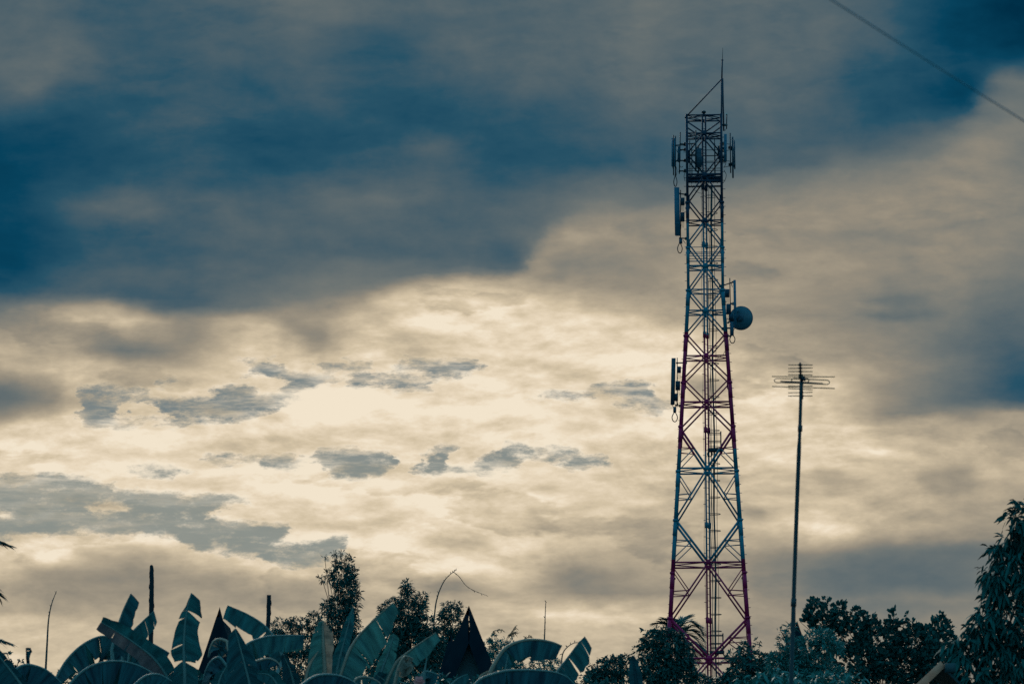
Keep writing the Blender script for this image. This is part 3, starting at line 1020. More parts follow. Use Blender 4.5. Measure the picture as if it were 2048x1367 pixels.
# ladder with its rails, rungs and cage hoops
lad = bpy.data.objects.new('ladder', None)
COL.objects.link(lad)
lad.parent = tower
for lx, ly in ((-0.075, -0.20), (0.075, 0.20)):
    mb = MB()
    mb.tube([T(lx, ly, 0), T(lx, ly, zt(230))], 0.042, 8)
    for py in (375, 490, 670, 860, 1050, 1240):
        mb.tube([T(lx, ly, zt(py) - 0.14), T(lx, ly, zt(py) + 0.14)], 0.075, 8)
    if ly < 0:
        z = 2.0
        while z < zt(250):
            mb.tube([T(lx, ly, z), T(lx - 0.13, ly - 0.03, z)], 0.016, 5)
            z += 0.78
    mb.build('rail', M['paint'], lad)
mb = MB()
z = 0.4
while z < zt(236):
    mb.tube([T(-0.075, -0.20, z), T(0.075, 0.20, z)], 0.014, 5)
    z += 0.3
mb.build('rungs', M['steel'], lad)['kind'] = 'stuff'
py = 393.0
while py < 1700:
    mb = MB()
    z = zt(py)
    pts = []
    for q in range(15):
        an = -math.pi / 2 + math.pi * q / 14
        pts.append(T(0.10 + 0.50 * math.cos(an) ** 0.6 if math.cos(an) > 0 else 0.10, 0.38 * math.sin(an), z))
    mb.tube(pts, 0.017, 6)
    mb.build('cage_hoop', M['steel'], lad)
    py += 33.4
# feeder cables running up inside the cage
for lx, ly, r, pt in ((0.31, 0.05, 0.030, 372), (0.345, 0.11, 0.020, 372), (0.17, 0.12, 0.014, 560), (0.46, -0.05, 0.012, 372), (0.21, -0.15, 0.012, 372), (-0.16, -0.3, 0.008, 372)):
    pts = [T(lx + 0.03 * math.sin(q * 1.7 + lx * 9), ly + 0.02 * math.cos(q * 2.1), z) for q, z in enumerate(np.linspace(0.5, zt(pt), 22))]
    MB().tube(pts, r, 6).build('feeder_cable', M['feeder'], tower)


def rest_platform(pt, pf, name):
    mb = MB()
    zf, zr = zt(pf), zt(pt)
    a, b = 0.02, 0.66
    mb.prism(T(a, -0.35, zf), T(b + 0.06, -0.35, zf), (0, 1, 0), (0, 0, 1), 0.06, 0.12, 0.2)
    mb.prism(T(a, 0.35, zf), T(b + 0.06, 0.35, zf), (0, 1, 0), (0, 0, 1), 0.06, 0.12, 0.2)
    mb.slab([T(a, -0.32, zf), T(b, -0.32, zf), T(b, 0.32, zf), T(a, 0.32, zf)], 0.03)
    for ly in (-0.35, 0.35):
        mb.tube([T(b, ly, zf), T(b, ly, zr + 0.08)], 0.03, 6)
        for fr in (1.0, 0.52):
            zz = zf + (zr - zf) * fr
            mb.tube([T(a, ly, zz), T(b, ly, zz)], 0.02, 6)
    for fr in (1.0, 0.52):
        zz = zf + (zr - zf) * fr
        mb.tube([T(b, -0.35, zz), T(b, 0.35, zz)], 0.02, 6)
    mb.build(name, M['steel'], tower)


rest_platform(867, 900, 'rest_platform')
rest_platform(1270, 1304, 'rest_platform')
# coil of spare cable hung under the upper rest platform
mb = MB()
cc = T(0.13, -0.35, zt(909))
for rr, dyy in ((0.125, 0), (0.105, 0.03), (0.12, 0.06)):
    mb.tube([cc + Vector((rr * math.cos(q / 16 * 2 * math.pi), dyy, rr * math.sin(q / 16 * 2 * math.pi))) for q in range(17)], 0.02, 6, cap=False)
mb.build('cable_coil', M['cable'], tower)
# working platform under the sector antennas, and its rails
mb = MB()
for py, r in ((354, 0.05), (367, 0.045)):
    z = zt(py)
    for k in range(4):
        bar(mb, corner(k, z), corner((k + 1) % 4, z), r)
z = zt(361)
for q in range(9):
    f = q / 4 - 1
    a = half(z)
    bar(mb, T(f * a, -a, z), T(f * a, a, z), 0.02)
    bar(mb, T(-a, f * a, z + 0.05), T(a, f * a, z + 0.05), 0.02)
mb.build('work_platform', M['paint'], tower)
for py in (306, 317, 331, 347):
    mb = MB()
    z = zt(py)
    for k in (0, 1, 2, 3):
        bar(mb, corner(k, z), corner((k + 1) % 4, z), 0.016)
    mb.build('guard_rail', M['steel'], tower)
for lx, ly in ((-0.69, -0.8), (0.5, -0.8), (0.52, 0.8), (-0.6, 0.8)):
    mb = MB()
    bar(mb, T(lx, ly, zt(352)), T(lx, ly, zt(282)), 0.022)
    mb.build('rail_post', M['steel'], tower)
for py in (499, 512, 516.5, 527.5):
    mb = MB()
    z = zt(py)
    for k in (0, 2):
        bar(mb, corner(k, z), corner((k + 1) % 4, z), 0.017)
    mb.build('guard_rail', M['paint'], tower)
# loose jumper cables below the work platform and by the ladder
MB().tube(spline([P(1448, 340, TD - .9), P(1452.5, 350, TD - .9), P(1450, 360, TD - .9), P(1446, 366, TD - .8)], 12), 0.014, 5).build('jumper_cable', M['cable'], tower)
MB().tube(spline([P(1382, 369, TD - .9), P(1387, 378, TD - .9), P(1394, 384, TD - .8), P(1404, 387, TD - .3)], 12), 0.010, 5).build('jumper_cable', M['cable'], tower)
MB().tube(spline([P(1371, 343, TD - .9), P(1368, 352, TD - .9), P(1370, 362, TD - .9)], 8), 0.014, 5).build('jumper_cable', M['cable'], tower)
MB().tube(spline([P(1449.5, 702, TD), P(1446, 709, TD), P(1440, 713, TD), P(1434, 717, TD)], 8), 0.012, 5).build('jumper_cable', M['cable'], tower)
MB().tube(spline([P(1414, 728, TD - 1), P(1422, 738, TD - 1), P(1430, 741, TD - .5)], 8), 0.012, 5).build('jumper_cable', M['cable'], tower)

# lightning rod on its stayed double pole
rod = bpy.data.objects.new('lightning_rod', None)
COL.objects.link(rod)
rod.parent = tower
kx = half(Z_TOP)
DN = TD - kx
mb = MB()
mb.tube([P(1443, 262, DN), P(1443.4, 157, DN)], 0.042, 8)
mb.tube([P(1447.5, 262, DN + 0.25), P(1445.3, 157, DN + 0.1)], 0.036, 8)
mb.build('pole', M['paint'], rod)
mb = MB()
mb.tube([P(1443.6, 160, DN), P(1444.6, 119, DN)], 0.036, 8)
mb.tube([P(1442.4, 120.5, DN), P(1447, 120.5, DN)], 0.022, 6)
mb.build('upper_pole', M['paint'], rod)
mb = MB()
mb.tube([P(1444.8, 121, DN), P(1445.5, 96, DN)], [0.014, 0.009], 6)
mb.build('spike', M['steel'], rod)
mb = MB()
mb.tube([P(1369.8, 236, DN), P(1443.2, 158.5, DN)], 0.032, 8)
mb.build('stay', M['paint'], rod)
# obstruction light on the top frame
mb = MB()
c = T(0, -kx, Z_TOP)
mb.lathe(c, (0, 0, 1), [(0, 0.06), (0.05, 0.06), (0.05, 0.11), (0.12, 0.11), (0.15, 0.07)], 14)
mb.build('obstruction_light', M['steel'], tower)

# ------------------------------------------------------------------ antennas bolted to the tower
AG = 'antennas bolted to the tower'


def pole_between(px, y0, y1, D, r=0.028, px2=None):
    return MB().tube([P(px2 if px2 is not None else px, y1, D), P(px, y0, D)], r, 8)


def antenna(label, D, panel, poles=(), radios=(), brackets=(), plug_=None, loop=None, mat='radome', name='panel_antenna', pdepth=0.16, cables=(), face=0.0):
    x0, x1, y0, y1 = panel[:4]
    lean = panel[4] if len(panel) > 4 else 0
    lo = P((x0 + x1) / 2 + lean, y1, D)
    root = thing(name, label, 'antenna', lo, AG)
    up = P((x0 + x1) / 2, y0, D)
    ax = Vector((math.cos(face), math.sin(face), 0))
    ay = Vector((-math.sin(face), math.cos(face), 0))
    mb = MB()
    mb.prism(lo, up, ax, ay, (x1 - x0) / S, pdepth, 0.35)
    d = (up - lo).normalized()
    mb.prism(lo - d * 0.03, lo, ax, ay, (x1 - x0) / S * 0.8, pdepth * 0.8, 0.35)
    for q in (0.25, 0.5, 0.75):
        c = lo + (up - lo) * q
        mb.prism(c - d * 0.012, c + d * 0.012, ax, ay, (x1 - x0) / S + 0.008, pdepth + 0.008, 0.35)
    mb.build('radome', M[mat], root)
    for p in poles:
        pole_between(*p[:3], D + (p[3] if len(p) > 3 else 0.15), p[4] if len(p) > 4 else 0.028, p[5] if len(p) > 5 else None).build('mounting_pipe', M['steel'], root)
    for (a0, a1, b0, b1) in radios:
        mb = MB()
        c = P((a0 + a1) / 2, b1, D + 0.1)
        e = P((a0 + a1) / 2, b0, D + 0.1)
        w = (a1 - a0) / S
        mb.prism(c, e, (1, 0, 0), (0, 1, 0), w, 0.26, 0.25)
        for q in range(5):      # cooling fins
            x = -w / 2 + w * (q + 0.5) / 5
            mb.prism(c + Vector((x, -0.15, 0.03)), e + Vector((x, -0.15, -0.03)), (1, 0, 0), (0, 1, 0), 0.012, 0.05, 0.1)
        mb.build('radio_unit', M['radome_dark'], root)
        mb = MB()
        for q in range(3):
            x = a0 + (a1 - a0) * (0.25 + 0.25 * q)
            mb.tube(spline([P(x, b1 - 1, D + 0.1), P(x + 0.8, b1 + 5, D + 0.12), P(x - 1 + 0.5 * q, b1 + 13, D + 0.1)], 8), 0.008, 5)
        mb.build('jumper_cable', M['cable'], root)
    for (a0, c0, a1, c1) in brackets:
        mb = MB()
        mb.tube([P(a0, c0, D + 0.1), P(a1, c1, TD - 0.5 * (TD - D) * 0 + 0.0)], 0.032, 6)
        mb.tube([P(a0, c0 - 1.5, D + 0.1), P(a0, c0 + 1.5, D + 0.1)], 0.05, 8)
        mb.tube([P(a1, c1 - 2.6, TD), P(a1, c1 + 2.6, TD)], 0.10, 8)
        mb.build('bracket', M['steel'], root)
    if plug_:
        a0, a1, b0, b1 = plug_
        mb = MB()
        mb.prism(P((a0 + a1) / 2, b1, D), P((a0 + a1) / 2, b0, D), (1, 0, 0), (0, 1, 0), (a1 - a0) / S, 0.14, 0.3)
        mb.build('junction_box', M['radome_dark'], root)
    if loop:
        a0, a1, b0, b1 = loop
        mb = MB()
        cx = (a0 + a1) / 2
        pts = []
        for q in range(21):
            an = math.pi * 2 * q / 20
            w = (a1 - a0) / 2 * (1 if math.cos(an) < 0 else 1 - 0.45 * math.cos(an))
            pts.append(P(cx + math.sin(an) * w, (b0 + b1) / 2 - math.cos(an) * (b1 - b0) / 2, D + 0.02 * math.sin(an)))
        mb.tube(pts, 0.022, 6, cap=False)
        mb.build('cable_loop', M['cable'], root)
    for c in cables:
        mb = MB()
        mb.tube(spline([P(x, y, D + 0.1) for x, y in c], 12), 0.014, 5)
        mb.build('jumper_cable', M['cable'], root)
    return root


NEAR, FAR = TD - 1.1, TD + 1.1
antenna('bright sector antenna at the far left of the tower head, with a cable loop below', NEAR, (1342.8, 1350.6, 277, 332),
        [(1347, 270, 350, -.1, 0.026), (1350.8, 272, 352, 0.2, 0.03)], brackets=[(1351, 291, 1371, 289), (1351, 322, 1371, 321)],
        loop=(1347.5, 1354, 352, 373), cables=[[(1345, 333), (1347, 342), (1348, 352)], [(1352, 333), (1354, 342), (1352, 352)], [(1353, 300), (1357, 310), (1354, 322)]])
antenna('dark narrow sector antenna close to the left leg of the tower head', TD - 0.2, (1355, 1361, 293, 323),
        [(1360.6, 264.5, 347.6, 0.1, 0.026, 1358.6)], brackets=[(1361, 288, 1371, 288), (1361, 300, 1371, 299), (1360, 321, 1371, 321), (1359, 342, 1371, 342)],
        mat='radome_dark', cables=[[(1358, 324), (1361, 334), (1366, 333)]])
antenna('bright sector antenna hugging the right leg of the tower head', NEAR, (1448, 1453.6, 268.6, 322),
        [(1450, 270, 325, 0.2)], brackets=[(1449, 287, 1446, 287), (1449, 301, 1446, 301), (1449, 321, 1446, 321)],
        cables=[[(1452.5, 322), (1451, 329), (1448, 334)]])
antenna('thin antenna second from the right on the tower head, hanging lowest', TD - 0.3, (1463.4, 1466.6, 274, 355, 1.0),
        [(1460.3, 266, 346, -.1, 0.026, 1461.4)], brackets=[(1464, 295, 1460.5, 295), (1464, 329, 1461, 329)], mat='radome_grey', pdepth=0.09,
        cables=[[(1461, 289), (1455, 288), (1447, 288)], [(1461, 299), (1455, 301), (1447, 301)], [(1461, 333), (1455, 333), (1447, 335)], [(1461, 323), (1455, 322), (1447, 324)]])
antenna('dark thin antenna outermost on the right of the tower head', TD + 0.2, (1467.2, 1470, 282, 337, 1.0),
        [(1468, 280, 335, 0.12, 0.02)], brackets=[(1468.5, 298, 1464, 298), (1469, 328, 1465, 328)], mat='radome_dark', pdepth=0.08)
antenna('short sector antenna half hidden behind the right leg of the tower head', FAR, (1435, 1443.8, 292, 317),
        [(1440, 286, 322, -0.15)], brackets=[(1440, 297, 1446, 297), (1440, 314, 1446, 314)], mat='radome_grey')
antenna('sector antenna with a tall pole inside the middle of the tower head', TD - 0.95, (1390, 1403.5, 297, 333.6),
        [(1391.6, 261, 343, -.1, 0.034), (1397, 290, 346, 0.1, 0.03)], radios=[(1394, 1404, 313, 330)], brackets=[(1391, 309, 1376, 309), (1391, 287, 1372, 288)],
        mat='radome_grey', cables=[[(1394, 334), (1397, 340), (1395, 347)], [(1398, 334), (1401, 341), (1403, 349)]])
antenna('large pale panel antenna on the upper left side of the tower with two radio boxes', TD - 0.4, (1348, 1358.6, 375, 470, 1.8),
        [(1361, 380, 482, 0.15, 0.026)], radios=[(1360.4, 1369, 396, 410), (1360.4, 1369, 425, 442.5)],
        brackets=[(1358, 387, 1373, 389), (1360, 476, 1374, 477)], plug_=(1358, 1364.6, 478, 487), loop=(1355, 1364.5, 486, 506),
        cables=[[(1361, 442), (1362, 455), (1359, 472)], [(1366, 480), (1369, 484), (1371, 487)]])
antenna('grey panel antenna on the lower left side of the tower beside the red band', TD - 0.6, (1343, 1351.4, 716, 808, -2.0),
        [(1354.4, 715, 810, 0.15, 0.022)], radios=[(1354, 1362, 733, 745), (1351, 1360.4, 762, 779.6), (1349.5, 1356, 787, 801)],
        brackets=[(1354, 725.5, 1370, 725), (1352, 810, 1362, 811)], plug_=(1346.4, 1352.6, 813, 824), loop=(1344, 1355, 824, 843), mat='radome_grey',
        cables=[[(1344, 809), (1346, 813), (1348, 816)], [(1352, 800), (1356, 808), (1353, 812)]])
antenna('slim panel antenna in front of the round dish on the right side', TD - 1.9, (1466.6, 1471.6, 560, 653.6, 1.6),
        [(1459.6, 556, 634, 0.2, 0.024, 1461)], radios=[(1449.5, 1458.6, 578.6, 594), (1452.6, 1462, 608, 628), (1457.5, 1466, 629, 640)],
        brackets=[(1466, 564, 1442, 572), (1460, 656, 1447, 657), (1462, 607, 1468, 607), (1459, 672, 1452, 672)], plug_=(1460, 1467.5, 643, 671), loop=(1459.6, 1470, 669, 686),
        cables=[[(1464, 562), (1463, 568), (1465, 574)], [(1471, 654), (1468, 659), (1466, 662)]])
# whip aerial beside the top frame
c0 = P(1453, 258, TD - 0.4)
wr = thing('whip_aerial', 'short whip aerial with a white tip beside the top frame of the tower', 'antenna', c0, AG)
MB().tube([c0, P(1453.6, 229, TD - 0.4)], 0.026, 8).build('whip', M['steel'], wr)
MB().tube([P(1453, 229, TD - 0.4), P(1453, 227, TD - 0.4)], 0.04, 8).build('tip', M['lamp'], wr)
mb = MB()
mb.tube([P(1453.2, 250, TD - 0.4), P(1446, 250, TD - 0.7)], 0.06, 8)
mb.tube(spline([P(1452.5, 256, TD - .4), P(1450.5, 261, TD - .4), P(1447, 258, TD - .6)], 8), 0.012, 5)
mb.build('bracket', M['steel'], wr)
# microwave dish
dc = P(1479.5, 635, TD - 1.2)
dr = thing('microwave_dish', 'round microwave dish on the right side of the tower', 'dish', dc, AG)
axis = Vector((0.28, 0.94, 0.05)).normalized()      # aimed away to the right
mb = MB()
mb.lathe(dc, axis, [(0.02, 0.12), (0.06, 0.30), (0.12, 0.43), (0.20, 0.535), (0.24, 0.555), (0.34, 0.560), (0.345, 0.53), (0.30, 0.50)], 40)
mb.build('reflector', M['dish'], dr)
mb = MB()
mb.lathe(dc, axis, [(0.235, 0.568), (0.25, 0.578), (0.30, 0.578), (0.315, 0.568)], 40)
mb.build('rim', M['dish_hub'], dr)
mb = MB()
mb.lathe(dc, axis, [(-0.10, 0.10), (-0.08, 0.17), (0.05, 0.20), (0.07, 0.26), (0.075, 0.15)], 24)
mb.build('hub', M['dish_hub'], dr)
mb = MB()
mb.tube([dc - axis * 0.08, P(1463, 640, TD - 1.2), P(1456, 645, TD)], 0.05, 8)
mb.build('mount_arm', M['steel'], dr)
mb = MB()
mb.prism(P(1475.5, 625, TD - 1.25), P(1476.2, 620, TD - 1.2), (1, 0, 0), (0, 1, 0), 0.09, 0.06, 0.3)
mb.build('clamp', M['dish_hub'], dr)

# ------------------------------------------------------------------ television aerial on its long pole
AD = 50.0
base = P(1571, 1700, AD)
base.z = 0
ta = thing('television_aerial', 'many-rod television aerial on a tall thin leaning pole right of the tower', 'aerial', base)
prof = [(1582, 1367), (1584.5, 1290), (1587, 1210), (1592, 1060), (1597, 925), (1600, 850), (1602.4, 765)]
pts = [base] + spline([P(x, y, AD) for x, y in prof], 30)
mb = MB()
mb.tube(pts, [0.0235] * 23 + [0.019] * 8, 10)
mb.tube([P(1587, 1212, AD), P(1587.6, 1196, AD)], 0.031, 10)
mb.tube([P(1600, 862, AD), P(1600.5, 850, AD)], 0.026, 10)
mb.build('pole', M['mast'], ta)
mb = MB()
mb.tube(spline([P(1603, 770, AD + .02), P(1600, 850, AD + .03), P(1591, 1100, AD + .06), P(1590, 1250, AD + .04), P(1586, 1340, AD + .03), base + Vector((0.05, 0.03, 0))], 24), 0.006, 5)
mb.build('lead_cable', M['cable'], ta)
SA = F / AD


def boomp(py):
    """Point on the boom; it points towards the camera at its top end."""
    f = (py - 729) / (791 - 729)
    return P(1600.4 + 2.4 * f, py, AD - 0.65 + 1.3 * f)


mb = MB()
mb.tube([boomp(726), boomp(794)], 0.011, 8)
mb.build('boom', M['antenna_dark'], ta)
for py, tilt in ((729.3, 0), (736, -.6), (742.6, 0), (749.2, 0.2), (771.5, 0), (777.8, 1.2), (784.6, -.6), (791.3, 0)):
    mb = MB()
    c = boomp(py)
    D = c.y
    mb.tube([P(1576.4, py - tilt, D), P(1625.2, py + tilt, D)], 0.0050, 6)
    mb.prism(c - RIGHT * 0.022, c + RIGHT * 0.022, (0, 0, 1), (0, 1, 0), 0.018, 0.03, 0.4)
    mb.build('short_rod', M['alu'], ta)
for py, tilt in ((752.8, 0.4), (774.4, 2.0)):
    mb = MB()
    c = boomp(py)
    D = c.y
    mb.tube([P(1544, py - tilt, D), P(1669.6, py + tilt, D)], 0.0055, 6)
    mb.build('long_rod', M['alu'], ta)
mb = MB()
D = boomp(761).y
q0 = []
for (x, y) in [(1602, 757.6), (1553, 756.4), (1549, 758.5), (1548.4, 760.6), (1550, 763.4), (1554, 764.8), (1602, 766), (1655, 768.2), (1658.5, 766.4), (1659.4, 763.6), (1657, 760.6), (1653, 759.6), (1602, 757.6)]:
    q0.append(P(x, y, D))
mb.tube(q0, 0.0052, 6, cap=False)
mb.build('folded_dipole', M['alu'], ta)
mb = MB()
mb.tube([P(1560.6, 762.2, D + .03), P(1602, 764.6, D + .03), P(1646, 767, D + .03)], [0.007, 0.013, 0.008], 8)
mb.build('cross_tube', M['antenna_dark'], ta)
mb = MB()
mb.tube(spline([P(1584, 763, D), P(1583.5, 758, D), P(1590, 755.8, D), P(1602, 757, D), P(1614, 756, D), P(1618, 759, D), P(1616, 763.5, D)], 16), 0.0055, 6)
mb.build('matching_loop', M['alu'], ta)
mb = MB()
mb.prism(P(1603.3, 771, D + .05), P(1602.8, 750, D - .05), (1, 0, 0), (0, 1, 0), 0.036, 0.05, 0.3)
mb.prism(P(1597, 753, D - .02), P(1610, 754.4, D - .02), (0, 0, 1), (0, 1, 0), 0.03, 0.05, 0.4)
mb.prism(P(1604, 757, D - .04), P(1611, 759, D - .04), (0, 0, 1), (0, 1, 0), 0.03, 0.05, 0.4)
mb.build('feed_box', M['antenna_dark'], ta)
mb = MB()
mb.tube([P(1603.6, 798, AD), P(1602.4, 752, AD)], 0.017, 8)
mb.build('clamp', M['antenna_dark'], ta)

# ------------------------------------------------------------------ overhead wire
WD_ = 17.0
W1, W2 = P(1660, -2, WD_), P(2050, 243, WD_ * 1.149)
dv = (W2 - W1)
pts = []
for q in range(61):
    t = -7 + 18 * q / 60
    p = W1 + dv * t
    p.z += 0.008 * ((t - 0.5) ** 2 - 0.25)
    pts.append(p)
wire = MB().tube(pts, 0.0032, 8).build('overhead_wire', M['wire'], None)
tag(wire, 'dark overhead wire slanting across the upper right corner of the sky', 'wire')

# ------------------------------------------------------------------ foliage helpers
UPZ = np.array([0.0, 0.0, 1.0])


def unit(a):
    return a / np.maximum(np.linalg.norm(a, axis=-1, keepdims=True), 1e-9)


def leaf_mesh(name, mat, parent, base, dirs, nrm, length, width, droop, prof=((0, .12), (.3, 1), (.65, .85), (1, .04))):
    """Many curved leaf blades in one crown mesh."""
    n = len(base)
    side = unit(np.cross(dirs, nrm))
    ts = [p[0] for p in prof]
    K = len(ts)
    v = np.zeros((n, K, 2, 3))
    for i, (t, w) in enumerate(prof):
        c = base + dirs * (length * t)[:, None] - UPZ * (droop * length * t * t)[:, None]
        off = side * (width * w * 0.5)[:, None]
        lift = nrm * (width * w * 0.16)[:, None]
        v[:, i, 0] = c - off + lift
        v[:, i, 1] = c + off - lift * 0.4
    o = np.array(wpos(parent))
    v = v.reshape(-1, 3) - o
    idx = np.arange(n)[:, None] * (2 * K)
    fs = []
    for i in range(K - 1):
        fs.append(np.stack([idx[:, 0] + 2 * i, idx[:, 0] + 2 * i + 1, idx[:, 0] + 2 * i + 3, idx[:, 0] + 2 * i + 2], 1))
    f = np.concatenate(fs).astype(np.int32)
    me = bpy.data.meshes.new(name)
    me.vertices.add(len(v))
    me.vertices.foreach_set('co', v.astype(np.float32).ravel())
    me.loops.add(f.size)
    me.loops.foreach_set('vertex_index', f.ravel())
    me.polygons.add(len(f))
    me.polygons.foreach_set('loop_start', np.arange(0, f.size, 4, dtype=np.int32))
    me.polygons.foreach_set('use_smooth', np.ones(len(f), dtype=bool))
    me.update(calc_edges=True)
    me.validate()
    me.materials.append(mat)
    ob = bpy.data.objects.new(name, me)
    COL.objects.link(ob)
    ob.parent = parent
    return ob


STYLES = {  # radial, up, random direction weights; droop; leaves per cluster; width/length
    'bamboo': (0.7, 0.25, 0.7, 0.35, 7, 0.22),
    'round': (0.8, 0.5, 0.6, 0.1, 8, 0.62),
    'mango': (0.6, -0.3, 0.5, 0.45, 9, 0.29),
    'bush': (0.7, 0.2, 0.8, 0.25, 8, 0.34),
    'reed': (0.4, 0.9, 0.4, 0.5, 5, 0.10),
}


def tree(name, label, cat, D, blobs, style, leaf_px, mat, seed, dens=1.0, group=None, trunk_px=None, trunk_r=0.10, limbs=True, depth=1.0, limb_r=0.007, shell=0.5):
    rng = np.random.default_rng(seed)
    s = F / D
    bx = trunk_px if trunk_px is not None else sum(b[0] for b in blobs) / len(blobs)
    g = P(bx, 1500, D)
    g = Vector((g.x, D, 0))
    root = thing(name, label, cat, g, group)
    wr_, wu, wn, droop, per, ratio = STYLES[style]
    B, DR, NM, LN, WD = [], [], [], [], []
    L = leaf_px / s
    for b in blobs:
        cx, cy, rx, ry = b[:4]
        kd = b[4] if len(b) > 4 else 1.0
        c = np.array(P(cx, cy, D + (b[5] if len(b) > 5 else 0.0)))
        R = np.array([rx / s, depth * 0.5 * (rx + ry) / s, ry / s])
        nc = max(2, int(dens * kd * 1.5 * (rx * ry * math.pi) / (leaf_px * leaf_px * ratio * per) * 5.2))
        u = unit(rng.normal(size=(nc, 3)))
        rad = rng.uniform(0, 1, nc) ** (1 / 3)
        rad = shell * np.maximum(rad, rng.uniform(0.5, 1, nc)) + (1 - shell) * rad
        rad *= rng.uniform(0.88, 1.12, nc)
        cc = c + u * rad[:, None] * R
        m_ = nc * per
        cen = np.repeat(cc, per, 0)
        out = np.repeat(u, per, 0)
        rd = unit(rng.normal(size=(m_, 3)))
        d = unit(out * wr_ + UPZ * wu + rd * wn)
        base = cen + rng.normal(size=(m_, 3)) * L * 0.22
        nn = unit(UPZ * 0.6 + out * 0.3 + rng.normal(size=(m_, 3)) * 0.55)
        nn = unit(nn - d * (nn * d).sum(1, keepdims=True))
        ln = L * rng.uniform(0.42, 1.3, m_)
        B.append(base); DR.append(d); NM.append(nn); LN.append(ln); WD.append(ln * ratio * rng.uniform(0.8, 1.2, m_))
    leaf_mesh('crown', mat, root, np.concatenate(B), np.concatenate(DR), np.concatenate(NM), np.concatenate(LN), np.concatenate(WD), droop)
    mb = MB()
    if len(blobs):
        order = sorted(blobs, key=lambda b: -b[1])
        low = P(sum(b[0] for b in order[:3]) / min(3, len(order)), order[0][1], D)
        top = Vector((low.x, D, max(low.z - 0.3, 0.5)))
        mb.tube(spline([g, g.lerp(top, .4) + Vector((0.06 * math.sin(seed), 0, 0)), top], 8), list(np.linspace(trunk_r, trunk_r * 0.6, 8)), 8)
        if limbs:
            for b in blobs:
                c = P(b[0], b[1], D)
                mid = top.lerp(c, 0.5) + Vector((rng.uniform(-.1, .1), rng.uniform(-.2, .2), 0.05))
                e = c + Vector((0, 0, 0.3 * b[3] / s))
                mb.tube(spline([top - Vector((0, 0, 0.1)), mid, c, e], 8), list(np.linspace(limb_r * 1.8, limb_r * 0.35, 8)), 6)
    mb.build('trunk', M['bark'], root)
    return root


# ------------------------------------------------------------------ huts with steep pointed gables, and the little shed
def hut(label, px, py, D, sl_l, sl_r, half_w, depth, facade=True, slit=False, board_w=0.26, recess=70, group='pointed gable huts', bow=0.06):
    ap = P(px, py, D)
    root = thing('gable_hut', label, 'hut', (ap.x, D, 0), group)
    drop = half_w / ((sl_l + sl_r) / 2)
    ze = ap.z - drop

    def edge(sgn, f, off=0.0, y=0.0):
        sl = sl_l if sgn < 0 else sl_r
        x = sgn * sl * drop * f
        x += sgn * (-bow * math.sin(math.pi * min(1, f * 1.0)) * sl * drop * 0.5)
        return Vector((ap.x + x + sgn * off, D + y, ap.z - drop * f))
    n = 20
    for sgn in (-1, 1):
        mb = MB()
        for i in range(n):
            f0, f1 = max(0.06, i / n), (i + 1) / n
            if f1 <= f0 + 0.005:
                continue
            if sgn > 0:
                q = [edge(sgn, f0, -0.02, 0.06), edge(sgn, f1, -0.02, 0.06), edge(sgn, f1, -0.02, depth), edge(sgn, f0, -0.02, depth)]
            else:
                q = [edge(sgn, f0, -0.02, 0.06), edge(sgn, f0, -0.02, depth), edge(sgn, f1, -0.02, depth), edge(sgn, f1, -0.02, 0.06)]
            mb.slab(q, -0.05)
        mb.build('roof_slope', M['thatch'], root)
        # bargeboard along the gable edge
        mb = MB()
        gf = lambda f: 0.011 if slit and 0.05 < f < 0.19 else 0.0
        for i in range(n):
            f0, f1 = i / n, (i + 1) / n
            a, b = edge(sgn, f0), edge(sgn, f1)
            ia = Vector((ap.x + sgn * max(gf(f0), abs(a.x - ap.x) - board_w), a.y, a.z))
            ib = Vector((ap.x + sgn * max(gf(f1), abs(b.x - ap.x) - board_w), b.y, b.z))
            q = [a, b, ib, ia] if sgn > 0 else [a, ia, ib, b]
            mb.slab(q, -0.05 if sgn > 0 else -0.05)
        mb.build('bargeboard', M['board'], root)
    if slit:
        for f in (0.085, 0.125, 0.16):
            z = ap.z - drop * f
            MB().prism((ap.x - 0.06, D + 0.03, z), (ap.x + 0.06, D + 0.03, z), (0, 0, 1), (0, 1, 0), 0.04, 0.05, 0.2).build('cleat', M['board'], root)
    # gable wall set back, and the box of the hut
    mb = MB()
    zs = ap.z - recess / (F / D)
    fw = (ap.z - zs) / drop
    pts = [Vector((ap.x, D + 0.30, zs + 0.15))]
    a, b = edge(-1, 1, -0.22, 0.30), edge(1, 1, -0.22, 0.30)
    mb.slab([pts[0], Vector((a.x, a.y, ze)), Vector((b.x, b.y, ze))], 0.06)
    mb.build('gable_wall', M['tin'] if slit else M['thatch'], root)
    mb = MB()
    hw = max(0.3, half_w - 0.3)
    y0, y1 = D + 0.35, D + depth - 0.2
    for q in ([(-hw, y0), (hw, y0)], [(hw, y0), (hw, y1)], [(hw, y1), (-hw, y1)], [(-hw, y1), (-hw, y0)]):
        (xa, ya), (xb, yb) = q
        mb.slab([Vector((ap.x + xa, ya, 0)), Vector((ap.x + xb, yb, 0)), Vector((ap.x + xb, yb, ze + 0.05)), Vector((ap.x + xa, ya, ze + 0.05))], 0.06)
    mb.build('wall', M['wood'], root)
    return root


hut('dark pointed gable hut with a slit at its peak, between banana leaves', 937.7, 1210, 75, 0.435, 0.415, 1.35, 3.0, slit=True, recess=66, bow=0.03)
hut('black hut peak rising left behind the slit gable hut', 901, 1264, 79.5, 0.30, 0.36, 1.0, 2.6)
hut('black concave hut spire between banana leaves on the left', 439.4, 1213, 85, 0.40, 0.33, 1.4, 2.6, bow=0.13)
hut('small dark hut spire beside the aerial pole', 1594, 1241, 92, 0.36, 0.38, 1.3, 2.6)

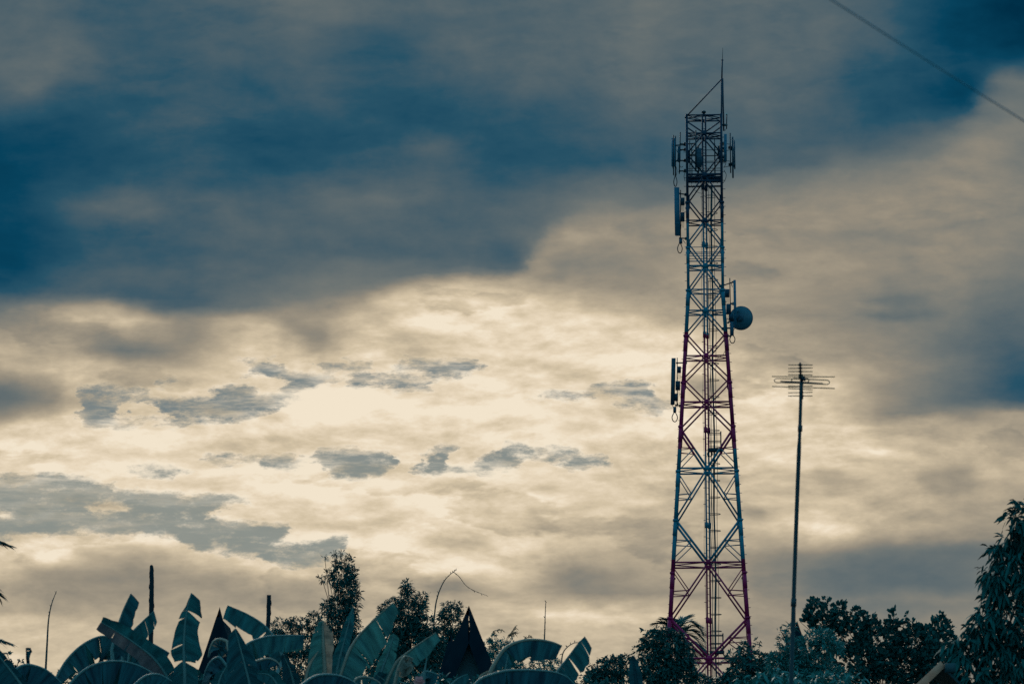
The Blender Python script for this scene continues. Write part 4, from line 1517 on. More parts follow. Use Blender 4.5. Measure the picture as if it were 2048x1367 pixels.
# lean-to shed; sunlight on its edge board is put into the board's colour
SD = 64.0
ap = P(1886, 1327, SD)
sh = thing('lean_to_shed', 'small shed roof edged by a pinkish board tinted as if sunlit, under the drooping tree', 'shed', (ap.x, SD, 0))
lo = P(1836, 1374, SD)
lo2 = lo + (lo - ap) * 1.6
mb = MB()
nrm = Vector((0, 1, 0))
dirv = (lo2 - ap).normalized()
mb.prism(ap, lo2, dirv.cross(nrm), nrm, 0.105, 0.05, 0.15)
mb.build('fascia_board', M['pink_board'], sh)
mb = MB()
mb.slab([ap + Vector((0.02, 0.04, 0.0)), lo2 + Vector((0, 0.04, 0.0)), lo2 + Vector((0, 2.2, 0)), ap + Vector((0.02, 2.2, 0))], 0.03)
rr = ap + Vector((1.5, 0, -1.45))
mb.slab([ap + Vector((0.02, 0.3, 0)), ap + Vector((0.02, 2.2, 0)), rr + Vector((0, 2.2, 0)), rr + Vector((0, .3, 0))], 0.03)
mb.build('roof_sheet', M['tin'], sh)
mb = MB()
cap = ap + Vector((0.05, 0.0, 0.0))
mb.prism(cap + Vector((-0.03, -0.02, -0.06)), cap + Vector((0.12, -0.02, -0.06)), (0, 0, 1), (0, 1, 0), 0.13, 0.2, 0.2)
mb.build('ridge_cap', M['tin'], sh)
for x, z in ((lo2.x + 0.1, lo2.z), (rr.x - 0.1, rr.z)):
    for y in (SD + 0.2, SD + 2.0):
        MB().prism((x, y, 0), (x, y, z), (1, 0, 0), (0, 1, 0), 0.09, 0.09, 0.1).build('post', M['wood'], sh)

# ------------------------------------------------------------------ bare posts
PG = 'bare dark posts'


def post(label, prof, D, rounded, seed):
    random.seed(seed)
    c = [P(x, y, D) for x, y, w in prof]
    g = Vector((c[0].x, D, 0))
    root = thing('bare_post', label, 'post', g, PG)
    pts = [g] + spline(c, 39)
    ws = [p[2] for p in prof]
    rad = [np.interp(i / 39 * (len(ws) - 1), range(len(ws)), ws) / 2 / (F / D) * random.uniform(0.96, 1.04) for i in range(40)]
    if rounded:
        tip = pts[-1]
        pts += [tip + Vector((0, 0, rad[-1] * 0.6)), tip + Vector((0, 0, rad[-1] * 0.95))]
        rad += [rad[-1] * 0.75, rad[-1] * 0.2]
    MB().tube(pts, rad, 10).build('shaft', M['wood'], root)
    mb = MB()
    for i in range(10):
        p = pts[18 + 2 * i]
        an = random.uniform(0, 6.28)
        r = rad[18 + 2 * i]
        q = p + Vector((math.cos(an) * r, math.sin(an) * r * 0.6, 0))
        mb.tube([q - Vector((0, 0, .04)), q, q + Vector((0, 0, .05))], [0.008, 0.013, 0.006], 6)
    mb.build('knots', M['wood'], root)


post('tall dark post with a rounded top behind the left banana leaves', [(301, 1345, 9.5), (302, 1260, 9.6), (303, 1200, 9.6), (303.5, 1160, 8.6), (303, 1132, 7.4)], 80, True, 3)
post('shorter dark post with a flat top left of the bamboo', [(535, 1330, 8.4), (535.5, 1265, 8.4), (537, 1230, 8.6), (538, 1189, 8.4)], 80, False, 5)

# ------------------------------------------------------------------ palms
def frond(root, pts, D, leaf_px, seed, mat, spread=0.9, n=26, up=0.15, name='frond', start=0.12):
    rng = np.random.default_rng(seed)
    s = F / D
    c = spline([P(x, y, D + d) for x, y, d in pts], n * 2)
    fr = MB()
    fr.tube(c, list(np.linspace(0.022, 0.004, len(c))), 6)
    ob = fr.build(name, M['culm'], root)
    B, DR, NM, LN, WD = [], [], [], [], []
    for i in range(int(start * len(c)), len(c)):
        t = (c[min(i + 1, len(c) - 1)] - c[i - 1]).normalized()
        f = i / len(c)
        sd = t.cross(Vector((0, 0, 1)))
        sd = sd.normalized() if sd.length > 0.05 else Vector((1, 0, 0))
        nv = sd.cross(t)
        for sg in (-1, 1):
            d = (t * (0.35 + 0.6 * f) + sd * sg * spread * (1 - 0.25 * f) + nv * up + Vector(rng.normal(0, 0.10, 3))).normalized()
            B.append(c[i]); DR.append(d)
            q = (nv + Vector(rng.normal(0, .3, 3)))
            q = (q - d * q.dot(d)).normalized()
            NM.append(q)
            l = leaf_px / s * (0.55 + 0.9 * math.sin(math.pi * min(1, 0.15 + 0.75 * f))) * rng.uniform(0.85, 1.1) * 0.8
            LN.append(l); WD.append(0.045 * rng.uniform(0.8, 1.2) * (D / 75) ** 0.3)
    leaf_mesh('leaflets', mat, ob, np.array(B), np.array(DR), np.array(NM), np.array(LN), np.array(WD), 0.22,
              ((0, .5), (.25, 1), (.6, .75), (1, .05)))


def palm(label, cx, cy, D, fronds, leaf_px, seed, mat=None, up=0.15):
    g = P(cx, cy, D)
    root = thing('palm_tree', label, 'palm', (g.x, D, 0), 'palms')
    pts = [Vector((g.x + 0.2, D, 0)), Vector((g.x + 0.05, D, g.z * 0.5)), g]
    mb = MB()
    n = 30
    mb.tube(spline(pts, n), [0.15 + 0.012 * (i % 2) - 0.0015 * i for i in range(n)], 10)
    mb.build('trunk', M['bark'], root)
    for i, f in enumerate(fronds):
        frond(root, f, D, leaf_px, seed + i, mat or M['palm'], up=up)


palm('palm at the left edge with only its frond tips in view', -95, 1185, 75,
     [[(-95, 1185, 0), (-70, 1120, -.1), (-35, 1078, -.2), (12, 1090, -.2)],
      [(-95, 1185, 0), (-65, 1225, -.2), (-35, 1265, -.3), (14, 1284, -.4)],
      [(-95, 1185, 0), (-60, 1160, .2), (-30, 1165, .3), (-4, 1190, .4)],
      [(-95, 1185, 0), (-120, 1120, .3), (-150, 1090, .5), (-190, 1095, .6)],
      [(-95, 1185, 0), (-130, 1170, .3), (-170, 1180, .5), (-205, 1215, .6)],
      [(-95, 1185, 0), (-115, 1230, -.3), (-140, 1270, -.5), (-160, 1320, -.6)],
      [(-95, 1185, 0), (-90, 1120, .8), (-88, 1080, 1.6), (-80, 1080, 2.4)],
      [(-95, 1185, 0), (-85, 1200, -.8), (-80, 1230, -1.6), (-78, 1280, -2.2)]], 40, 11)
PB = 226.0
palm('fan palm behind the left foot of the tower', 1352, 1275, PB,
     [[(1352, 1275, 0), (1362, 1252, 0), (1378, 1243, 0), (1396, 1250, 0)],
      [(1352, 1275, 0), (1368, 1262, .2), (1388, 1262, .3), (1403, 1275, .3)],
      [(1352, 1275, 0), (1370, 1276, -.2), (1390, 1284, -.3), (1408, 1300, -.3)],
      [(1352, 1275, 0), (1340, 1255, 0), (1326, 1246, 0), (1312, 1246, 0)],
      [(1352, 1275, 0), (1336, 1264, .2), (1318, 1262, .3), (1304, 1270, .3)],
      [(1352, 1275, 0), (1356, 1250, .3), (1364, 1238, .5), (1376, 1233, .6)],
      [(1352, 1275, 0), (1372, 1288, .3), (1388, 1302, .5), (1398, 1322, .6)],
      [(1352, 1275, 0), (1366, 1296, -.3), (1378, 1314, -.5), (1386, 1338, -.6)],
      [(1352, 1275, 0), (1330, 1272, -.3), (1310, 1280, -.5), (1298, 1296, -.6)],
      [(1352, 1275, 0), (1348, 1252, -.3), (1340, 1242, -.4), (1330, 1238, -.5)],
      [(1352, 1275, 0), (1372, 1254, .5), (1392, 1252, .6), (1410, 1268, .8)],
      [(1352, 1275, 0), (1374, 1268, .5), (1398, 1284, .6), (1412, 1310, .8)]], 26, 41, M['leaf_b'])

# ------------------------------------------------------------------ trees, bamboo and shrubs
BG = 'bamboo thickets'
tree('bamboo_thicket', 'tallest feathery bamboo thicket, left of centre', 'bamboo', 110,
     [(683, 1150, 22, 24), (692, 1182, 22, 26), (704, 1168, 12, 18), (680, 1213, 28, 26), (700, 1215, 16, 22), (688, 1250, 34, 30), (672, 1280, 42, 28), (705, 1282, 24, 26),
      (697, 1125, 10, 12, 1.0), (704, 1142, 9, 10, 1.0), (672, 1118, 9, 6, 0.6), (668, 1106, 7, 4, 0.5), (682, 1103, 5, 4, 0.5), (650, 1118, 5, 4, 0.8), (656, 1150, 10, 10, 0.6),
      (644, 1158, 8, 6, 0.4), (714, 1195, 7, 14, 0.7), (652, 1205, 10, 10, 0.6), (650, 1240, 12, 16, 0.8), (676, 1128, 8, 9, .6), (690, 1320, 44, 30), (650, 1310, 30, 30)],
     'bamboo', 9.5, M['leaf_b'], 21, 1.25, BG, 690, 0.05)
tree('bamboo_thicket', 'low dark thicket at the foot of the tall bamboo, right of the flat post', 'bamboo', 104,
     [(560, 1252, 18, 18, .8), (575, 1240, 8, 10, .6), (600, 1246, 22, 14, .7), (604, 1262, 20, 14), (628, 1240, 14, 18, .8), (560, 1280, 30, 20), (605, 1290, 50, 24), (600, 1330, 80, 34), (640, 1270, 20, 24)],
     'bamboo', 9, M['leaf_b'], 22, 1.2, BG, 600, 0.05)
tree('bamboo_thicket', 'bushy bamboo thicket with a tuft on top, behind the broad slanting banana leaf', 'bamboo', 108,
     [(812, 1170, 9, 9), (816, 1180, 9, 10), (810, 1196, 13, 14), (838, 1202, 13, 16), (846, 1190, 6, 8, .7), (785, 1212, 20, 16, .9), (775, 1232, 16, 16, .9), (820, 1226, 34, 24), (806, 1250, 36, 26),
      (848, 1252, 26, 24), (830, 1285, 54, 36), (780, 1290, 44, 40), (860, 1300, 34, 40), (800, 1335, 80, 34), (766, 1215, 8, 8, .5)],
     'bamboo', 9.5, M['leaf_b'], 23, 1.5, BG, 815, 0.05)
tree('bamboo_thicket', 'small bamboo clump just left of the slit gable hut', 'bamboo', 112,
     [(893, 1213, 8, 10, .8), (915, 1212, 10, 10, .8), (903, 1228, 22, 16), (905, 1252, 22, 18, .9), (890, 1240, 12, 20, .8), (885, 1280, 26, 26, .9), (910, 1290, 26, 30), (880, 1320, 34, 34)],
     'bamboo', 9, M['leaf_b'], 24, 1.2, BG, 905, 0.05)
tree('reed_clump', 'wispy pale plumed reeds right of the slit gable hut', 'reeds', 96,
     [(985, 1282, 10, 12, .9), (980, 1296, 16, 18), (998, 1302, 20, 16), (1012, 1282, 16, 7, .8), (1030, 1284, 16, 8, .6), (990, 1325, 30, 22), (1022, 1318, 24, 20, .8), (1068, 1330, 40, 14, .7), (1100, 1330, 30, 14, .8)],
     'bamboo', 10, M['leaf_c'], 25, 0.8, None, 1000, 0.02)
rp = bpy.data.objects['reed_clump']
for i, (pp, q) in enumerate([([(985, 1300), (984, 1275), (987, 1262), (1003, 1259)], 1), ([(1005, 1300), (1014, 1275), (1024, 1262), (1030, 1252)], 2), ([(1010, 1300), (1016, 1276), (1024, 1267), (1034, 1265)], 3),
                             ([(1035, 1300), (1043, 1282), (1052, 1275), (1062, 1273)], 4)]):
    rng = np.random.default_rng(60 + i)
    c = spline([P(x, y, 96) for x, y in pp], 24)
    mb = MB()
    mb.tube(c, 0.006, 5)
    pl = mb.build('plume', M['plume'], rp)
    B = np.array([c[k] for k in range(9, 24) for _ in range(2)])
    d = unit(rng.normal(size=(len(B), 3)) * 0.6 + np.array([0.6, 0, 0.4]))
    leaf_mesh('seed_heads', M['plume'], pl, B, d, unit(np.cross(d, rng.normal(size=d.shape))), rng.uniform(.05, .12, len(B)), np.full(len(B), 0.02), 0.4)
SG = 'shrubs along the bottom of the picture'
tree('shrub', 'round dark shrub between the upright banana leaf and the tower bush', 'shrub', 118,
     [(1225, 1338, 34, 24), (1200, 1345, 20, 22), (1246, 1322, 18, 12, .9), (1212, 1320, 14, 8, .6), (1190, 1362, 30, 26), (1235, 1365, 40, 26), (1180, 1330, 8, 6, .4)],
     'bush', 9, M['leaf_b'], 26, 1.3, SG, 1225)
tree('bushy_tree', 'dense round bushy tree hiding the left foot of the tower', 'tree', 140,
     [(1335, 1292, 36, 30), (1345, 1275, 22, 16), (1305, 1276, 20, 16, .9), (1283, 1286, 10, 8, .7), (1292, 1262, 9, 8, .5), (1278, 1298, 10, 8, .5), (1320, 1262, 14, 10, .7), (1300, 1305, 24, 20, .9), (1345, 1325, 40, 26), (1318, 1340, 40, 34),
      (1368, 1305, 18, 24), (1355, 1362, 50, 30), (1300, 1362, 40, 34), (1375, 1340, 16, 14, .8), (1400, 1362, 34, 14)],
     'bush', 9, M['leaf_a'], 27, 1.4, None, 1335, 0.10)
tree('bushy_tree', 'leafy low tree at the right foot of the tower', 'tree', 140,
     [(1492, 1306, 20, 12), (1488, 1290, 9, 9, .9), (1512, 1284, 7, 6, .7), (1466, 1312, 16, 9), (1520, 1318, 28, 14), (1505, 1335, 44, 22), (1480, 1350, 34, 22), (1540, 1340, 40, 26), (1500, 1370, 80, 24), (1452, 1360, 16, 16, .8), (1540, 1312, 6, 8, .6)],
     'bush', 9.5, M['leaf_a'], 28, 1.35, None, 1505, 0.08)
tree('broadleaf_tree', 'wide dark broadleaf tree with knobbly crown right of the aerial pole', 'tree', 120,
     [(1630, 1208, 12, 14), (1624, 1226, 16, 16), (1652, 1222, 18, 14), (1651, 1198, 5, 7), (1648, 1242, 34, 22), (1682, 1212, 11, 11), (1678, 1236, 18, 18), (1612, 1238, 10, 10, .6), (1604, 1246, 7, 7, .4),
      (1712, 1226, 12, 11), (1722, 1240, 20, 16), (1742, 1234, 8, 8, .8), (1746, 1254, 20, 14), (1788, 1223, 6, 6), (1786, 1238, 8, 8), (1784, 1250, 18, 12), (1812, 1232, 4, 4.5), (1808, 1246, 6, 6, .7), (1824, 1248, 12, 10), (1838, 1258, 12, 9),
      (1884, 1236, 9, 10), (1876, 1250, 18, 13), (1890, 1256, 14, 16), (1858, 1262, 12, 12), (1690, 1275, 50, 34), (1760, 1285, 60, 30), (1830, 1290, 55, 32), (1880, 1290, 36, 30), (1720, 1320, 80, 34), (1800, 1325, 80, 34), (1870, 1330, 50, 36),
      (1760, 1362, 60, 16, .7), (1840, 1362, 60, 20), (1700, 1362, 40, 20, .8)],
     'round', 8.5, M['leaf_a'], 29, 1.7, None, 1760, 0.18)
tree('shrub', 'pale fine leaved shrub below and right of the aerial pole', 'shrub', 88,
     [(1578, 1262, 10, 14, .8), (1572, 1285, 14, 14, .9), (1560, 1302, 14, 12, .9), (1562, 1262, 5, 8, .3), (1640, 1272, 30, 16), (1655, 1290, 30, 18), (1612, 1300, 24, 24), (1625, 1325, 40, 22), (1590, 1330, 30, 26), (1560, 1328, 26, 22), (1545, 1316, 9, 10, .7), (1600, 1362, 60, 24), (1650, 1352, 44, 26)],
     'bamboo', 12, M['leaf_c'], 30, 1.3, SG, 1600, 0.03)
tree('shrub', 'glossy low shrub at the bottom edge left of the aerial pole', 'shrub', 70,
     [(1540, 1358, 44, 20), (1500, 1362, 34, 14), (1650, 1362, 50, 16), (1700, 1366, 40, 16), (1590, 1370, 50, 16)],
     'mango', 17, M['leaf_c'], 31, 0.9, SG, 1560, 0.03)
tree('mango_tree', 'tall tree with long drooping glossy leaves at the right edge', 'tree', 68,
     [(2046, 1024, 22, 22), (2030, 1046, 20, 22), (2040, 1078, 30, 30), (2012, 1085, 16, 16, .9), (1996, 1110, 22, 22), (1990, 1145, 28, 24), (1984, 1160, 20, 18), (2030, 1130, 36, 34), (1996, 1172, 26, 18), (2030, 1182, 36, 26, .9), (1992, 1200, 28, 14, .8),
      (1980, 1232, 32, 20), (2016, 1230, 40, 24), (1950, 1256, 26, 16, .9), (1918, 1278, 18, 10, .8), (1968, 1272, 40, 24), (2020, 1275, 44, 30), (1935, 1300, 40, 26), (1990, 1310, 44, 24, .9), (2035, 1320, 36, 40), (1912, 1330, 30, 26), (1950, 1350, 50, 26), (2010, 1356, 50, 24),
      (2085, 1060, 44, 60), (2085, 1170, 50, 70), (2080, 1290, 50, 70), (1900, 1362, 24, 16, .8)],
     'mango', 21, M['leaf_m'], 32, 1.25, None, 2090, 0.16)
tree('shrub', 'few scattered small leaves beside the palm frond at the left edge', 'shrub', 84,
     [(16, 1312, 8, 9, .7), (22, 1318, 5, 6, .7), (38, 1322, 7, 5, .6), (28, 1330, 6, 5, .4), (20, 1345, 24, 16), (60, 1350, 30, 18)],
     'bush', 10, M['leaf_a'], 33, 0.8, SG, 25, 0.03)
for i, (lx, txt) in enumerate(((110, 'dark undergrowth below the left arching banana leaves'), (400, 'dark undergrowth around the foot of the tall upright banana leaf'), (640, 'dark undergrowth below the pale upright banana leaf'),
                               (860, 'dark undergrowth below the slit gable hut'), (1080, 'dark undergrowth below the long arching banana leaf'))):
    tree('shrub', txt, 'shrub', 68, [(lx - 90, 1376, 60, 20), (lx, 1374, 70, 24), (lx + 90, 1376, 60, 20)], 'bush', 16, M['leaf_a'], 70 + i, 1.0, SG, lx, 0.03)

# ------------------------------------------------------------------ bare bamboo shoots
CG = 'bare bamboo shoots'


def shoot(label, pts, D, r, seed, tail=None):
    rng = np.random.default_rng(seed)
    c = [P(x, y, D) for x, y in pts]
    g = Vector((c[0].x, D, 0))
    root = thing('bamboo_shoot', label, 'bamboo shoot', g, CG)
    n = 40
    cs = [g] + spline(c, n - 1)
    MB().tube(cs, list(np.linspace(r * 1.2, r * 0.3, n)), 6).build('culm', M['culm'], root)
    B = np.array([cs[k] for k in range(10, n, 2)])
    d = unit(rng.normal(size=(len(B), 3)) * 0.5 + UPZ)
    leaf_mesh('sheaths', M['culm'], root, B, d, unit(np.cross(d, rng.normal(size=d.shape))), rng.uniform(.04, .09, len(B)), np.full(len(B), 0.018), 0.2)
    if tail:
        ct = spline([P(x, y, D) for x, y in tail], 24)
        tl = MB().tube(ct, list(np.linspace(r * 0.5, r * 0.25, 24)), 6).build('drooping_tip', M['culm'], root)
        B = np.array(ct[2:])
        d = unit(rng.normal(size=(len(B), 3)) * 0.5 + np.array([0.5, 0, -0.3]))
        leaf_mesh('sheaths', M['culm'], tl, B, d, unit(np.cross(d, rng.normal(size=d.shape))), rng.uniform(.04, .08, len(B)), np.full(len(B), 0.016), 0.2)


shoot('thin bare bamboo shoot leaning right near the left edge', [(91, 1345), (94, 1290), (97, 1240), (103, 1208), (113, 1181)], 100, 0.022, 81)
shoot('arching bare bamboo shoot with a long drooping tip above the bamboo', [(868, 1240), (872, 1205), (880, 1178), (892, 1156), (908, 1142), (913, 1139)], 112, 0.017, 82,
      [(907, 1143), (918, 1152), (932, 1170), (950, 1181), (976, 1191)])
shoot('short straight bare shoot standing above the long arching banana leaf', [(1088, 1300), (1089.5, 1260), (1090.5, 1225), (1091.5, 1200)], 100, 0.015, 83)
shoot('tiny curved bare shoot left of the slanting banana leaf', [(1122, 1330), (1126, 1305), (1136, 1292), (1148, 1285), (1160, 1285)], 100, 0.014, 84)


# ------------------------------------------------------------------ banana plants
def blade(mid, wl, wr, dl, dr, sweep, seed, tears, gap, ripple):
    """Both halves of a blade along a midrib; returns two (verts, faces, uvs)."""
    rng = np.random.default_rng(seed)
    n = len(mid)
    K = 5
    out = []
    acc = [0.0]
    for i in range(1, n):
        acc.append(acc[-1] + (mid[i] - mid[i - 1]).length)
    for hi, (w, dfun) in enumerate(((wl, dl), (wr, dr))):
        gk = {int(t * (n - 1)): g for t, g in tears[hi]}
        cuts = sorted(gk)
        segs = []
        a = 0
        for c in cuts:
            if c > a + 1 and c < n - 2:
                segs.append((a, c))
                a = c
        segs.append((a, n - 1))
        V, Fc, UV = [], [], []
        ph = rng.uniform(0, 6)
        for (i0, i1) in segs:
            sag = rng.normal(0, 0.10)
            start = len(V)
            for i in range(i0, i1 + 1):
                t = (mid[min(i + 1, n - 1)] - mid[max(i - 1, 0)]).normalized()
                d = dfun(t)
                d = (d - t * d.dot(t)).normalized()
                nv = t.cross(d)
                for m_ in range(K):
                    q = m_ / (K - 1)
                    off = d * (w[i] * q) + t * (sweep * w[i] * q)
                    off += nv * (ripple * w[i] * q * (math.sin(i * 0.9 + ph) * 0.5 + math.sin(i * 0.47 + ph * 2) * 0.7))
                    off += Vector((0, 0, -1)) * (w[i] * q * q * (0.12 + sag)) + nv * (sag * w[i] * q * 0.6)
                    if i == i0 and i0 > 0:
                        off += t * (gap * w[i] * q * gk[i])
                    if i == i1 and i1 < n - 1:
                        off -= t * (gap * w[i] * q * gk[i])
                    V.append(mid[i] + off)
                    UV.append((acc[i], q))
            L = i1 - i0
            for i in range(L):
                for m_ in range(K - 1):
                    a = start + i * K + m_
                    Fc.append((a, a + 1, a + K + 1, a + K))
        out.append((V, Fc, UV))
    return out


def banana_leaf(root, pts, D, wl, wr=None, arch=False, mat='ban_a', mat_r=None, rib='rib', sweep=-0.12, tears=None, gap=0.10, seed=0, fold=0.35, ripple=0.05, dd=0.0, label=None, rib_r=0.013, crown=None):
    s = F / D
    n = 48
    wr = wl if wr is None else wr
    mid = spline([P(p[0], p[1], D + dd + (p[2] if len(p) > 2 else 0)) for p in pts], n)
    k = len(pts)
    tt = np.linspace(0, k - 1, n)
    WL = np.interp(tt, range(k), wl) / s
    WR = np.interp(tt, range(k), wr) / s
    # soft irregular margin
    rng = np.random.default_rng(seed + 500)
    ker = np.array([1, 2, 3, 2, 1]) / 9.0
    WL = WL * (1 + 0.07 * np.convolve(rng.normal(size=n + 4), ker, 'valid'))
    WR = WR * (1 + 0.07 * np.convolve(rng.normal(size=n + 4), ker, 'valid'))

    def img_left(t):
        hx, hy = t.dot(RIGHT), -t.dot(UP)
        v = RIGHT * hy - UP * (-hx)
        return v
    if arch:
        dl = lambda t: Vector((0, 0.75, -1.0))
        dr = lambda t: Vector((0, -0.42, -1.0))
    else:
        dl = lambda t: img_left(t) + Vector((0, -fold, 0))
        dr = lambda t: -img_left(t) + Vector((0, -fold, 0))
    # wind splits along the side veins
    tears = [[(t0, 1.0) for t0 in q] for q in (tears or ((), ()))]
    if D < 70 and max(wl) + max(wr) > 30:
        for q in tears:
            for _ in range(4 if arch else 2):
                t0 = rng.uniform(0.2, 0.93)
                if all(abs(t0 - o[0]) > 0.06 for o in q):
                    q.append((t0, rng.uniform(0.05, 0.3)))
    (Vl, Fl, Ul), (Vr, Fr, Ur) = blade(mid, WL, WR, dl, dr, sweep, seed, tears, gap, ripple)
    mb = MB()
    mb.v, mb.f = list(Vl), list(Fl)
    off = len(mb.v)
    mb.v += Vr
    mb.f += [tuple(i + off for i in f) for f in Fr]
    ob = mb.build('leaf', M[mat], root, uv=Ul + Ur)
    if mat_r:
        ob.data.materials.append(M[mat_r])
        ob.data.polygons.foreach_set('material_index', [0] * len(Fl) + [1] * len(Fr))
    if label:
        ob['label'] = label
    rb = MB()
    rads = list(np.linspace(rib_r * 1.5, rib_r * 0.35, n))
    line = list(mid)
    if crown is not None:
        a = mid[0]
        lead = [crown + (a - crown) * q + Vector((0, 0, -0.12 * math.sin(q * math.pi))) for q in (0, .25, .5, .75)]
        line = lead + line
        rads = [rib_r * 2.2, rib_r * 2.0, rib_r * 1.8, rib_r * 1.6] + rads
    rb.tube(line, [r * 1.25 for r in rads], 6)
    rb.build('midrib', M[rib], ob)
    return ob


BGp = 'banana plants'


def banana(label, cx, D, leaves, top_py=1440):
    c = P(cx, top_py, D)
    root = thing('banana_plant', label, 'banana plant', (c.x, D, 0), BGp)
    mb = MB()
    n = 14
    mb.tube(spline([Vector((c.x + 0.05, D, 0)), Vector((c.x, D, c.z * 0.5)), c], n), list(np.linspace(0.15, 0.075, n)), 12)
    for q in range(5):        # old sheaths wrapping the stem
        an = q * 1.3
        z0 = c.z * (0.15 + 0.15 * q)
        p0 = Vector((c.x + 0.13 * math.cos(an), D + 0.13 * math.sin(an), z0))
        mb.tube([p0, p0 + Vector((0.03 * math.cos(an), 0.03 * math.sin(an), 0.5)), p0 + Vector((0.10 * math.cos(an), 0.1 * math.sin(an), 0.75))], [0.05, 0.035, 0.012], 6)
    mb.build('stem', M['stem'], root)
    for i, kw in enumerate(leaves):
        banana_leaf(root, crown=c, D=D, seed=int(cx) + i * 17, **kw)
    return root


banana('banana plant at the bottom left corner with one bright midrib', 45, 56, [
    dict(pts=[(62, 1396), (40, 1365), (18, 1336), (-8, 1304), (-36, 1275)], wl=[40, 60, 62, 58, 40], wr=[10, 14, 13, 12, 9], mat='ban_b', rib='rib', dd=-1.5),
    dict(pts=[(24, 1352), (36, 1335), (57, 1328.5), (84, 1335), (104, 1347), (124, 1366)], wl=[30, 40, 44, 44, 42, 30], arch=True, mat='ban_b', dd=1.0, tears=((), (.45,))),
    dict(pts=[(57, 1334), (54, 1316), (53, 1304), (52, 1294.5)], wl=[1, 1, 1, .5], wr=[5, 6, 13, 11], mat='ban_b', rib='bark', dd=1.6, tears=((), (.78,)), gap=0.3, rib_r=0.01, sweep=0.1),
])
banana('banana plant on the left with two dark arches and a rosy crossing leaf', 238, 59, [
    dict(pts=[(118, 1402), (140, 1368), (165, 1342), (195, 1326.5), (232, 1321), (268, 1327), (302, 1343), (345, 1376)], wl=[6, 30, 45, 55, 60, 60, 55, 40], arch=True, mat='ban_b', dd=-3.0, tears=((.5,), (.3, .62))),
    dict(pts=[(100, 1376), (116, 1349), (135, 1318), (165, 1289), (202, 1272), (230, 1280), (262, 1306), (292, 1340)], wl=[10, 28, 44, 54, 56, 50, 42, 26], arch=True, mat='ban_a', dd=1.0, tears=((.3, .5, .7), (.28, .45, .56, .75)), gap=0.16),
    dict(pts=[(352, 1392), (333, 1350), (306, 1314), (266, 1283), (234, 1262), (202, 1243)], wl=[20, 25, 24, 20, 19, 15], wr=[16, 22, 24, 21, 20, 13], mat='ban_pink', mat_r='ban_a', dd=-1.6, sweep=0.1, tears=((.62,), ()), fold=0.25),
    dict(pts=[(224, 1300), (233, 1262), (246, 1222), (262, 1186)], wl=[3, 2, 2, 1], wr=[30, 29, 27, 21], mat='ban_b', dd=0.2, sweep=-0.3),
    dict(pts=[(246, 1300), (264, 1266), (285, 1243), (308, 1221)], wl=[3, 2, 2, 1], wr=[34, 33, 30, 20], mat='ban_a', dd=0.6, sweep=-0.45),
    dict(pts=[(262, 1290), (278, 1278), (298, 1284), (319, 1294), (339, 1305)], wl=[16, 30, 44, 44, 22], arch=True, mat='ban_b', dd=-0.4, tears=((), (.5, .8))),
    dict(pts=[(262, 1376), (290, 1352), (318, 1348), (345, 1362)], wl=[20, 36, 38, 30], arch=True, mat='ban_a', dd=-4.0),
])
banana('banana plant with one tall torn upright leaf left of the black spire', 370, 57, [
    dict(pts=[(370, 1392), (369, 1340), (368, 1317), (367.5, 1289), (370, 1248), (376, 1210), (383, 1185)], wl=[18, 24, 20, 27, 20, 4, 0.5], wr=[28, 29, 24, 38, 27, 31, 21], mat='ban_a', mat_r='ban_a',
         tears=((.33, .52), (.30, .80)), gap=0.20, sweep=-0.35, fold=0.15, rib='rib', rib_r=0.016, ripple=0.09),
    dict(pts=[(350, 1395), (346, 1370), (338, 1350)], wl=[14, 14, 8], mat='ban_b', dd=0.8),
])
banana('banana plant beside the black spire with a ribbed leaf spreading right', 492, 58, [
    dict(pts=[(566, 1316), (548, 1274), (526, 1248), (495, 1228), (455, 1210)], wl=[20, 33, 33, 31, 22], wr=[2, 2, 2, 2, 1], mat='ban_a', dd=1.2, sweep=0.0, tears=((.4,), ())),
    dict(pts=[(505, 1392), (498, 1362), (485, 1311), (470, 1256)], wl=[44, 46, 40, 16], wr=[26, 28, 24, 3], mat='ban_b', dd=-2.0, sweep=-0.5, fold=0.3, rib='rib', rib_r=0.015),
    dict(pts=[(478, 1318), (493, 1290), (512, 1279), (540, 1271.5), (575, 1270), (609, 1270)], wl=[22, 36, 40, 36, 34, 29], arch=True, mat='ban_c', dd=0.0, tears=((), (.35,)), ripple=0.10),
    dict(pts=[(454, 1282), (440, 1277.5), (428, 1281), (420, 1296), (416, 1314)], wl=[16, 34, 36, 22, 6], arch=True, mat='ban_dry', mat_r='ban_a', rib='rib_warm', dd=0.8, tears=((.2, .4, .6), (.2, .35, .5, .65)), gap=0.2, label='withered drooping leaf'),
    dict(pts=[(452, 1330), (438, 1314), (422, 1322), (411, 1342), (404, 1372)], wl=[26, 40, 44, 40, 24], arch=True, mat='ban_b', dd=-0.6),
    dict(pts=[(432, 1392), (440, 1356), (454, 1330)], wl=[16, 15, 2], wr=[20, 16, 4], mat='ban_a', dd=-2.6, sweep=-.4),
    dict(pts=[(490, 1356), (503, 1328), (521, 1319), (541, 1316.5), (557, 1326), (561, 1341)], wl=[26, 42, 42, 28, 14, 4], arch=True, mat='ban_b', rib='rib_warm', dd=-1.2, tears=((), (.4, .62))),
    dict(pts=[(594, 1396), (582, 1345), (566, 1306)], wl=[24, 22, 6], wr=[16, 16, 4], mat='ban_b', dd=0.5, sweep=-.4),
    dict(pts=[(560, 1395), (556, 1372), (540, 1350), (515, 1345)], wl=[20, 26, 24, 10], wr=[14, 18, 14, 8], mat='ban_a', dd=-2.4),
])
